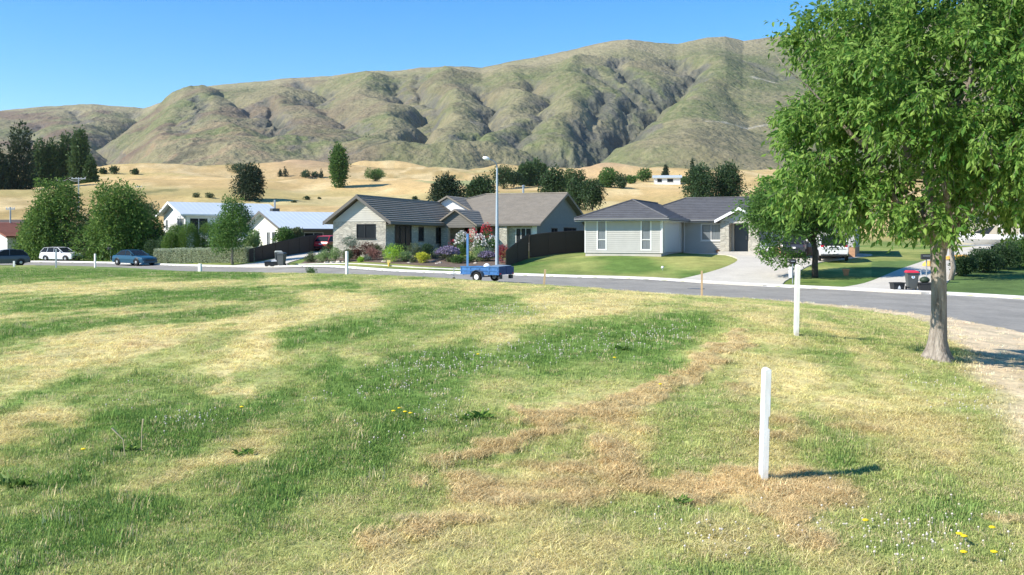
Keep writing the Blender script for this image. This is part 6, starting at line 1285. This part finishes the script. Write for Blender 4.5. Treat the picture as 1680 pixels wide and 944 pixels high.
def crate(px, D, label, rz=0, w_=.5, h=.36, badge=True, fill_=None):
    x, y, z = G(px, D, .04); e = empty('recycling_crate', (x, y, z), rz, label, 'crate', 'recycling crates at the kerb'); a, b = w_/2*.86, w_/2
    q = MB(); q.loft([[(-a, -a*.75, 0), (a, -a*.75, 0), (a, a*.75, 0), (-a, a*.75, 0)], [(-b, -b*.75, h), (b, -b*.75, h), (b, b*.75, h), (-b, b*.75, h)], [(-b+.02, -b*.75+.02, h), (b-.02, -b*.75+.02, h), (b-.02, b*.75-.02, h), (-b+.02, b*.75-.02, h)], [(-a+.02, -a*.75+.02, .05), (a-.02, -a*.75+.02, .05), (a-.02, a*.75-.02, .05), (-a+.02, a*.75-.02, .05)]]); q.build('tub', M['blackpl'], e)
    q = MB(); c_ = b+.02; q.box(-c_, c_, -c_*.75-.012, -b*.75+.0, h-.05, h+.01); q.box(-c_, c_, b*.75, c_*.75+.012, h-.05, h+.01); q.box(-c_, -b, -b*.75, b*.75, h-.05, h+.01); q.box(b, c_, -b*.75, b*.75, h-.05, h+.01); q.build('rim', M['blackpl'], e)
    if badge:
        q = MB(); y_ = -b*.75*.93-.012; q.add([(-.09, y_, .08), (.09, y_, .08), (.05, y_-.004, .2), (0, y_-.006, .26), (-.05, y_-.004, .2)], [(0, 1, 2, 3, 4)]); q.build('badge', M['white'], e)
    return e
wheelie(1496, 50.8, 'grey wheelie bin with bright red lid and round white badge', M['redpl'], rz=-.15, badge=True); crate(1472, 50.6, 'black recycling crate with white badge left of the red-lidded bin', rz=.1, w_=.62, h=.40)
crate(1518, 50.4, 'wide black recycling crate right of the red-lidded bin', rz=-.2, w_=.68, h=.40, badge=False)
x, y, z = G(1517, 50.4, .46); e = empty('green_bags', (x, y, z), 0, 'dark green rubbish bag heaped on the wide black crate', 'bag'); q = MB(); q.lathe((0, 0, -.02), [(.1, 0), (.24, .06), (.26, .18), (.16, .28), (.03, .32)], 10); o = q.build('bag', mat('dark_green_plastic', (.03, .05, .03), .5, .2), e, smooth=True); e['category'] = 'bag'; e.name = 'rubbish_bag'
x, y, z = G(1508, 51.6, .04); e = empty('garden_chair', (x, y, z), .3, 'pale folding chair frame behind the black crate', 'chair'); q = MB()
for s in (-.2, .2): q.tube([(s, 0, 0), (s, .12, .95)], .018, 5); q.tube([(s, .25, 0), (s, -.1, .45)], .016, 5)
q.tube([(-.2, .12, .95), (.2, .12, .95)], .018, 5); q.build('frame', M['trim'], e); q = MB(); q.box(-.19, .19, -.08, .1, .42, .45); q.build('seat', M['trim'], e)
wheelie(462, 77.2, 'dark green-grey wheelie bin at the kerb before the dark fence', M['greypl'], rz=-.2, h=1.05); wheelie(457, 78.6, 'second grey wheelie bin with pale tilted lid behind the dark one', mat('pale_grey_plastic', (.35, .37, .33), .6, .1), rz=.3, h=1.12)
crate(441, 77.9, 'small black crate at the left kerb, leftmost of two', w_=.62, h=.36, badge=False); crate(449.5, 77.5, 'small black crate beside the wheelie bin with white paper on top', w_=.6, h=.36, badge=False)
x, y, z = G(449.5, 77.5, .38); e = empty('paper_bundle', (x, y, z), .4, 'white paper bundle on the small black crate', 'paper'); q = MB(); q.loft([[(-.2, -.15, 0), (.2, -.15, 0), (.2, .15, 0), (-.2, .15, 0)], [(-.16, -.1, .12), (.18, -.08, .15), (.12, .12, .16), (-.14, .1, .12)]]); q.build('sheets', M['white'], e)
def letterbox(px, D, h, label, kind=0):
    x, y, z = G(px, D); e = empty('letterbox', (x, y, z), -.2, label, 'letterbox', 'letterboxes by the driveways'); q = MB(); q.tube([(0, 0, -.1), (0, 0, h)], .035, 8); q.build('post', M['galv'], e)
    if kind == 0:
        q = MB(); q.lathe((0, 0, h+.09), [(.06, -.2), (.12, -.17), (.14, 0), (.12, .17), (.06, .2)], 12, axis='x'); q.build('box', M['dark'], e); q = MB(); q.box(-.1, .1, -.152, -.14, h+.07, h+.11); q.build('slot', M['galv'], e)
        q = MB(); q.box(-.22, -.05, -.06, .06, h-.85, h-.22); q.build('sign_board', M['white'], e)
    else:
        q = MB(); q.box(-.28, .28, -.16, .16, h, h+.3); q.build('box', M['dark'], e, bevel=.02); q = MB(); q.box(-.22, .22, -.168, -.161, h+.18, h+.21); q.build('slot', M['galv'], e)
letterbox(1300.5, 56, 1.18, 'round dark letterbox on a thin pole with white board, behind the white post'); letterbox(1520, 54.3, 1.35, 'square dark letterbox on a pole above the rubbish crates', 1); letterbox(181.5, 100.5, 1.1, 'small grey letterbox left of the blue sedan', 1)
# outdoor chairs, pots by the porch
def adirondack(px, D, rz, label):
    x, y, z = G(px, D, .05); e = empty('garden_chair', (x, y, z), rz, label, 'chair', 'white garden chairs by the porch')
    q = MB(); q.add([(-.28, -.3, .38), (.28, -.3, .38), (.28, .3, .28), (-.28, .3, .28), (-.28, -.3, .35), (.28, -.3, .35), (.28, .3, .25), (-.28, .3, .25)], [(0, 1, 2, 3), (7, 6, 5, 4), (0, 1, 5, 4), (1, 2, 6, 5), (2, 3, 7, 6), (3, 0, 4, 7)]); q.build('seat', M['white'], e)
    for i in range(5):
        u = -.24+i*.12; q = MB(); q.add([(u-.05, .3, .28), (u+.05, .3, .28), (u+.055, .52, 1.0-abs(i-2)*.05), (u-.055, .52, 1.0-abs(i-2)*.05), (u-.05, .33, .28), (u+.05, .33, .28), (u+.055, .55, 1.0-abs(i-2)*.05), (u-.055, .55, 1.0-abs(i-2)*.05)], [(0, 1, 2, 3), (7, 6, 5, 4), (1, 2, 6, 5), (2, 3, 7, 6), (3, 0, 4, 7)]); q.build('back_slat', M['white'], e)
    for s in (-1, 1):
        q = MB(); q.box(s*.33-.06, s*.33+.06, -.36, .4, .56, .59); q.build('armrest', M['white'], e)
        for yy in (-.32, .3): q = MB(); q.box(s*.33-.03, s*.33+.03, yy-.03, yy+.03, 0, .555); q.build('leg', M['white'], e)
adirondack(1257, 71.8, .3, 'white wooden garden chair right of the porch, the nearer one'); adirondack(1266, 74, -.3, 'white wooden garden chair further back beside the porch')
for i, (px, D, s, lb) in enumerate([(1177, 74.4, .8, 'small terracotta pot left of the stone porch'), (1188, 73.6, .9, 'terracotta pot at the foot of the left porch column'), (1243, 72, .8, 'terracotta pot at the foot of the right porch column'), (1388, 59.3, 1.3, 'orange terracotta pot on the verge beside the street tree shade')]):
    x, y, z = G(px, D, .04); e = empty('plant_pot', (x, y, z), 0, lb, 'pot', 'terracotta pots'); q = MB(); q.lathe((0, 0, 0), [(.10*s, 0), (.16*s, .24*s), (.18*s, .25*s), (.18*s, .3*s), (.15*s, .3*s), (.13*s, .22*s)], 14); q.build('pot', M['terracotta'], e); q = MB(); q.lathe((0, 0, .22*s), [(.14*s, 0), (.1*s, .03)], 10); q.build('earth', M['soil'], e)
# blue watering can
x, y, z = G(641, 76.9, .35); e = empty('watering_can', (x, y, z-.3), 0, 'bright blue watering can against the shaded stone wall', 'watering can'); bm_ = mat('sky_blue_plastic', (.08, .42, .7), .4, .05)
q = MB(); q.lathe((0, 0, 0.25), [(.15, 0), (.16, .3), (.1, .36)], 12); q.build('can', bm_, e); q = MB(); q.tube([(.12, 0, .35), (.34, 0, .68)], [.03, .02], 6); q.build('spout', bm_, e); q = MB(); q.tube([(-.14, 0, .35), (-.26, 0, .5), (-.2, 0, .7), (0, 0, .74)], .02, 6); q.build('handle', bm_, e); q = MB(); q.box(-.3, .3, -.25, .25, 0, .25); q.build('stand', M['concrete'], e)
# white boat on trailer, yellow kayak
x, y, z = G(1622, 76, .0); e = empty('motor_boat', (x, y, z), math.radians(160), 'white motor boat with windscreen on a trailer, on the far right driveway', 'boat'); q = MB(); secs = []
for (xx, w_, zk, zt_) in [(-2.3, .95, .55, 1.25), (-1, 1.0, .5, 1.25), (.6, .95, .5, 1.3), (1.7, .6, .62, 1.4), (2.5, .06, 1.1, 1.5)]: secs.append([(xx, -w_, zt_), (xx, -w_*.9, (zt_+zk)/2), (xx, 0, zk), (xx, w_*.9, (zt_+zk)/2), (xx, w_, zt_)])
q.loft(secs); q.build('hull', M['white'], e); q = MB(); q.add([(.1, -.8, 1.3), (.1, .8, 1.3), (-.4, .65, 1.95), (-.4, -.65, 1.95), (1.1, 0, 1.42), (-.35, 0, 1.95)], [(0, 4, 5, 3), (4, 1, 2, 5)]); o = q.build('windscreen', M['glass'], e); o.modifiers.new('thickness', 'SOLIDIFY').thickness = .02
q = MB(); q.tube([(-.8, -.85, 1.25), (-.9, -.8, 2.1), (-.9, .8, 2.1), (-.8, .85, 1.25)], .05, 6); q.build('canopy_frame', M['white'], e); q = MB(); q.box(-1.9, 3.2, -.05, .05, .38, .46); q.box(-1.6, 1.2, -.6, -.52, .4, .48); q.box(-1.6, 1.2, .52, .6, .4, .48); q.box(-.6, -.5, -.9, .9, .34, .4); q.build('trailer_frame', M['galv'], e)
for s in (-1, 1): q = MB(); q.lathe((-.55, s*.98, .3), [(.16, -.1), (.3, -.1), (.3, .1), (.16, .1)], 16, axis='y'); q.build('wheel', M['tyre'], e)
q = MB(); q.box(-2.65, -2.3, -.18, .18, .5, 1.5); q.build('outboard_motor', M['dark'], e, bevel=.05)
x, y, z = G(1577, 68, .04); e = empty('kayak', (x, y, z), math.radians(15), 'upturned yellow kayak lying beside the far right driveway', 'kayak'); q = MB(); secs = []
for t in np.linspace(-1, 1, 11):
    w_ = .34*math.sqrt(max(0, 1-t*t))+.02; hh = .34*(1-.5*t*t); secs.append([(t*1.5, -w_, .02), (t*1.5, -w_*.7, hh*.8), (t*1.5, 0, hh), (t*1.5, w_*.7, hh*.8), (t*1.5, w_, .02)])
q.loft(secs); q.build('hull', mat('yellow_orange_plastic', (.75, .42, .08), .4, .06), e, smooth=False); q = MB(); q.box(-.4, .4, -.3, .3, -.03, .02); q.build('cockpit_rim', M['blackpl'], e)
x, y, z = G(1524, 64, .04); e = empty('orange_tarp', (x, y, z), .2, 'small orange-yellow bundle left of the big trunk by the driveway', 'tarp'); q = MB(); q.lathe((0, 0, 0), [(.42, 0), (.4, .14), (.24, .28), (.06, .34)], 9); o = q.build('cover', mat('orange_canvas', (.7, .4, .1), .8, .1), e); e.name = 'tarp_bundle'
# garden rocks, edging timber, soil bed
rk_g = 'pale rocks along the garden bed'
def rock(px, D, s, lb, seed):
    r = np.random.default_rng(seed); x, y, z = G(px, D, -.03); V = []; q = MB(); q.lathe((0, 0, 0), [(.6*s, -.1*s), (.95*s, .1*s), (1.0*s, .3*s), (.75*s, .6*s), (.3*s, .75*s)], 9); o = q.build('rock', M['rock'], None); o.location = (x, y, z); o.scale = (1, .7, .8); o.rotation_euler = (0, 0, r.uniform(0, 3))
    for v in o.data.vertices: v.co += Vector(r.normal(0, .09*s, 3))
    tag(o, lb, 'rock', rk_g)
for i, (px, D, s, lb) in enumerate([(536, 75.6, .28, 'flat pale rock at the left of the bed edge'), (546, 75.2, .3, 'pale rock beside the soft grey-green mound'), (555, 75.1, .34, 'largest pale rock under the grey-green mound'), (563, 75.4, .2, 'small upright pale rock right of the largest'), (630, 73.6, .26, 'pale rock left of the big domed lime shrub'), (671, 72.6, .2, 'small rock between lime and yellow shrubs'), (763, 73.4, .3, 'white boulder left of the blue pole'), (780, 71.6, .24, 'cream stone between the blue pole and lamp post'), (722, 72.3, .26, 'pale rock at the foot of the lavender'), (716, 72.0, .2, 'smaller pale rock by the timber edging')]): rock(px, D, s, lb, 60+i)
x, y, z = G(721, 73.6, .0); e = empty('edging_timber', (x, y, z), 0, 'pale sleeper edging slanting up beside the lavender', 'edging'); q = MB(); q.add([(-.7, -.9, -.25), (.9, 1.2, .35), (.9, 1.35, .35), (-.7, -.75, -.25), (-.7, -.9, -.02), (.9, 1.2, .55), (.9, 1.35, .55), (-.7, -.75, -.02)], [(0, 3, 2, 1), (4, 5, 6, 7), (0, 1, 5, 4), (1, 2, 6, 5), (2, 3, 7, 6), (3, 0, 4, 7)]); q.build('sleeper', M['rock'], e)
fill(poly_pd([(492, 77.4), (560, 76.2-.6), (640, 72.8), (720, 70.5), (766, 69.3), (828, 68.6), (838, 70.5), (820, 74), (760, 76.6), (720, 77.6), (655, 77.6), (636, 77.4), (560, 79.5), (520, 83), (505, 81)]), 'garden_bed', M['soil'], .05, .7)
# terrace edge below the shaded wall
# dandelions
yl = mat('dandelion_yellow', (.85, .62, .02), .6, .08); gs_ = mat('stem_green', (.1, .2, .05), .7, .1)
DN = [(396, 679, 'lone dandelion in the dark green patch left of centre'), (136, 752, 'lone dandelion far left in the lawn'), (645, 688, 'left one of a row of dandelions below the clover'), (655, 682, 'highest of the dandelion row below the clover'), (664, 688, 'middle one of the dandelion row'), (673, 690, 'right one of the dandelion row below the clover'), (784, 590, 'dandelion in the clover patch'), (1083, 644, 'dandelion on the raked brown strip'), (1419, 871, 'small dandelion right of the raked brown patch'), (1573, 895, 'left dandelion of the lower right group'), (1581, 900, 'second dandelion of the lower right group'), (1627, 885, 'upper right dandelion of the lower right group'), (1630, 923, 'lowest right dandelion of the group'), (1580, 926, 'lowest left dandelion of the group'), (1008, 598, 'dandelion at the far side of the clover')]
dx_, dy_ = pix_ground([a for a, b, _ in DN], [b for a, b, _ in DN])
for (px, py_, lb), x, y in zip(DN, dx_, dy_):
    z = float(ground_z(np.array([x]), np.array([y]))[0]); e = empty('dandelion', (x, y, z), 0, lb, 'flower', 'dandelions in the lawn'); q = MB(); q.tube([(0, 0, -.01), (.004, 0, .075)], .0025, 5); q.build('stem', gs_, e)
    q = MB(); q.lathe((.004, 0, .075), [(.006, 0), (.024, .006), (.026, .012), (.012, .018)], 12); q.build('bloom', yl, e)
# rosette weeds: leafy dock plants
for i, (px, py_, s, lb) in enumerate([(790, 688, .15, 'dark leafy dock weed at the edge of the raked strip'), (770, 690, .14, 'smaller dock weed left of the dark leafy one'), (1022, 575, .13, 'leafy weed among the far clover'), (805, 470, .0, ''), (1335, 700, 0, ''), (210, 740, .14, 'pale leafy weed with a dry stalk on the left'), (400, 745, .13, 'leafy weed below the lone dandelion'), (1120, 830, .1, 'tiny rosette weed near the raked patch'), (25, 800, .17, 'leafy weed clump at the left edge')]):
    if not s: continue
    (x,), (y,) = pix_ground([px], [py_]); z = float(ground_z(np.array([x]), np.array([y]))[0]); r = np.random.default_rng(i+5); e = empty('weed', (x, y, z), 0, lb, 'weed', 'weeds in the lawn'); n_ = 34; a_ = r.uniform(0, 6.28, n_)
    dr = unit(np.c_[np.cos(a_), np.sin(a_), r.uniform(.15, 1.1, n_)]); V, f, a = leaves(np.c_[np.cos(a_)*.02*s, np.sin(a_)*.02, np.zeros(n_)]+r.normal(0, s*.35, (n_, 3))*[1, .7, 0], dr, s*.9, r, .38, True); mesh_np('leaves', V, f, LM['garden'], e, attrs={'rnd': a}); q = MB(); q.tube([(0, 0, -.02), (0, 0, .03)], .012, 5); q.build('crown_root', gs_, e)
for i, (px, py_, h, lean) in enumerate([(205, 752, .30, -.4), (232, 742, .34, .05)]):
    (x,), (y,) = pix_ground([px], [py_]); z = float(ground_z(np.array([x]), np.array([y]))[0]); q = MB(); q.tube([(0, 0, -.02), (lean*.05, 0, h*.6), (lean*.35, 0, h)], [.006, .005, .011], 5); o = q.build('grass_stalk', mat('dry_stalk', (.62, .50, .3), .8, .1)); o.location = (x, y, z); tag(o, ['bent dry seed stalk standing up on the left of the lawn', 'straight thin dry stalk right of the bent one'][i], 'stalk', 'dry stalks in the lawn')

# ---------------------------------------------------------------- thin summer haze
hz = MB(); hz.box(-6000, 6000, -6000, 6000, -3, 760); ho = hz.build('haze', [], None)
hm_ = bpy.data.materials.new('haze_air'); hm_.use_nodes = True; n = hm_.node_tree; n.nodes.clear(); pv = n.nodes.new('ShaderNodeVolumePrincipled'); pv.inputs['Color'].default_value = (.86, .92, 1, 1); pv.inputs['Density'].default_value = .00004; pv.inputs['Anisotropy'].default_value = .1
om = n.nodes.new('ShaderNodeOutputMaterial'); n.links.new(pv.outputs[0], om.inputs['Volume']); ho.data.materials.append(hm_); tag(ho, kind='stuff')
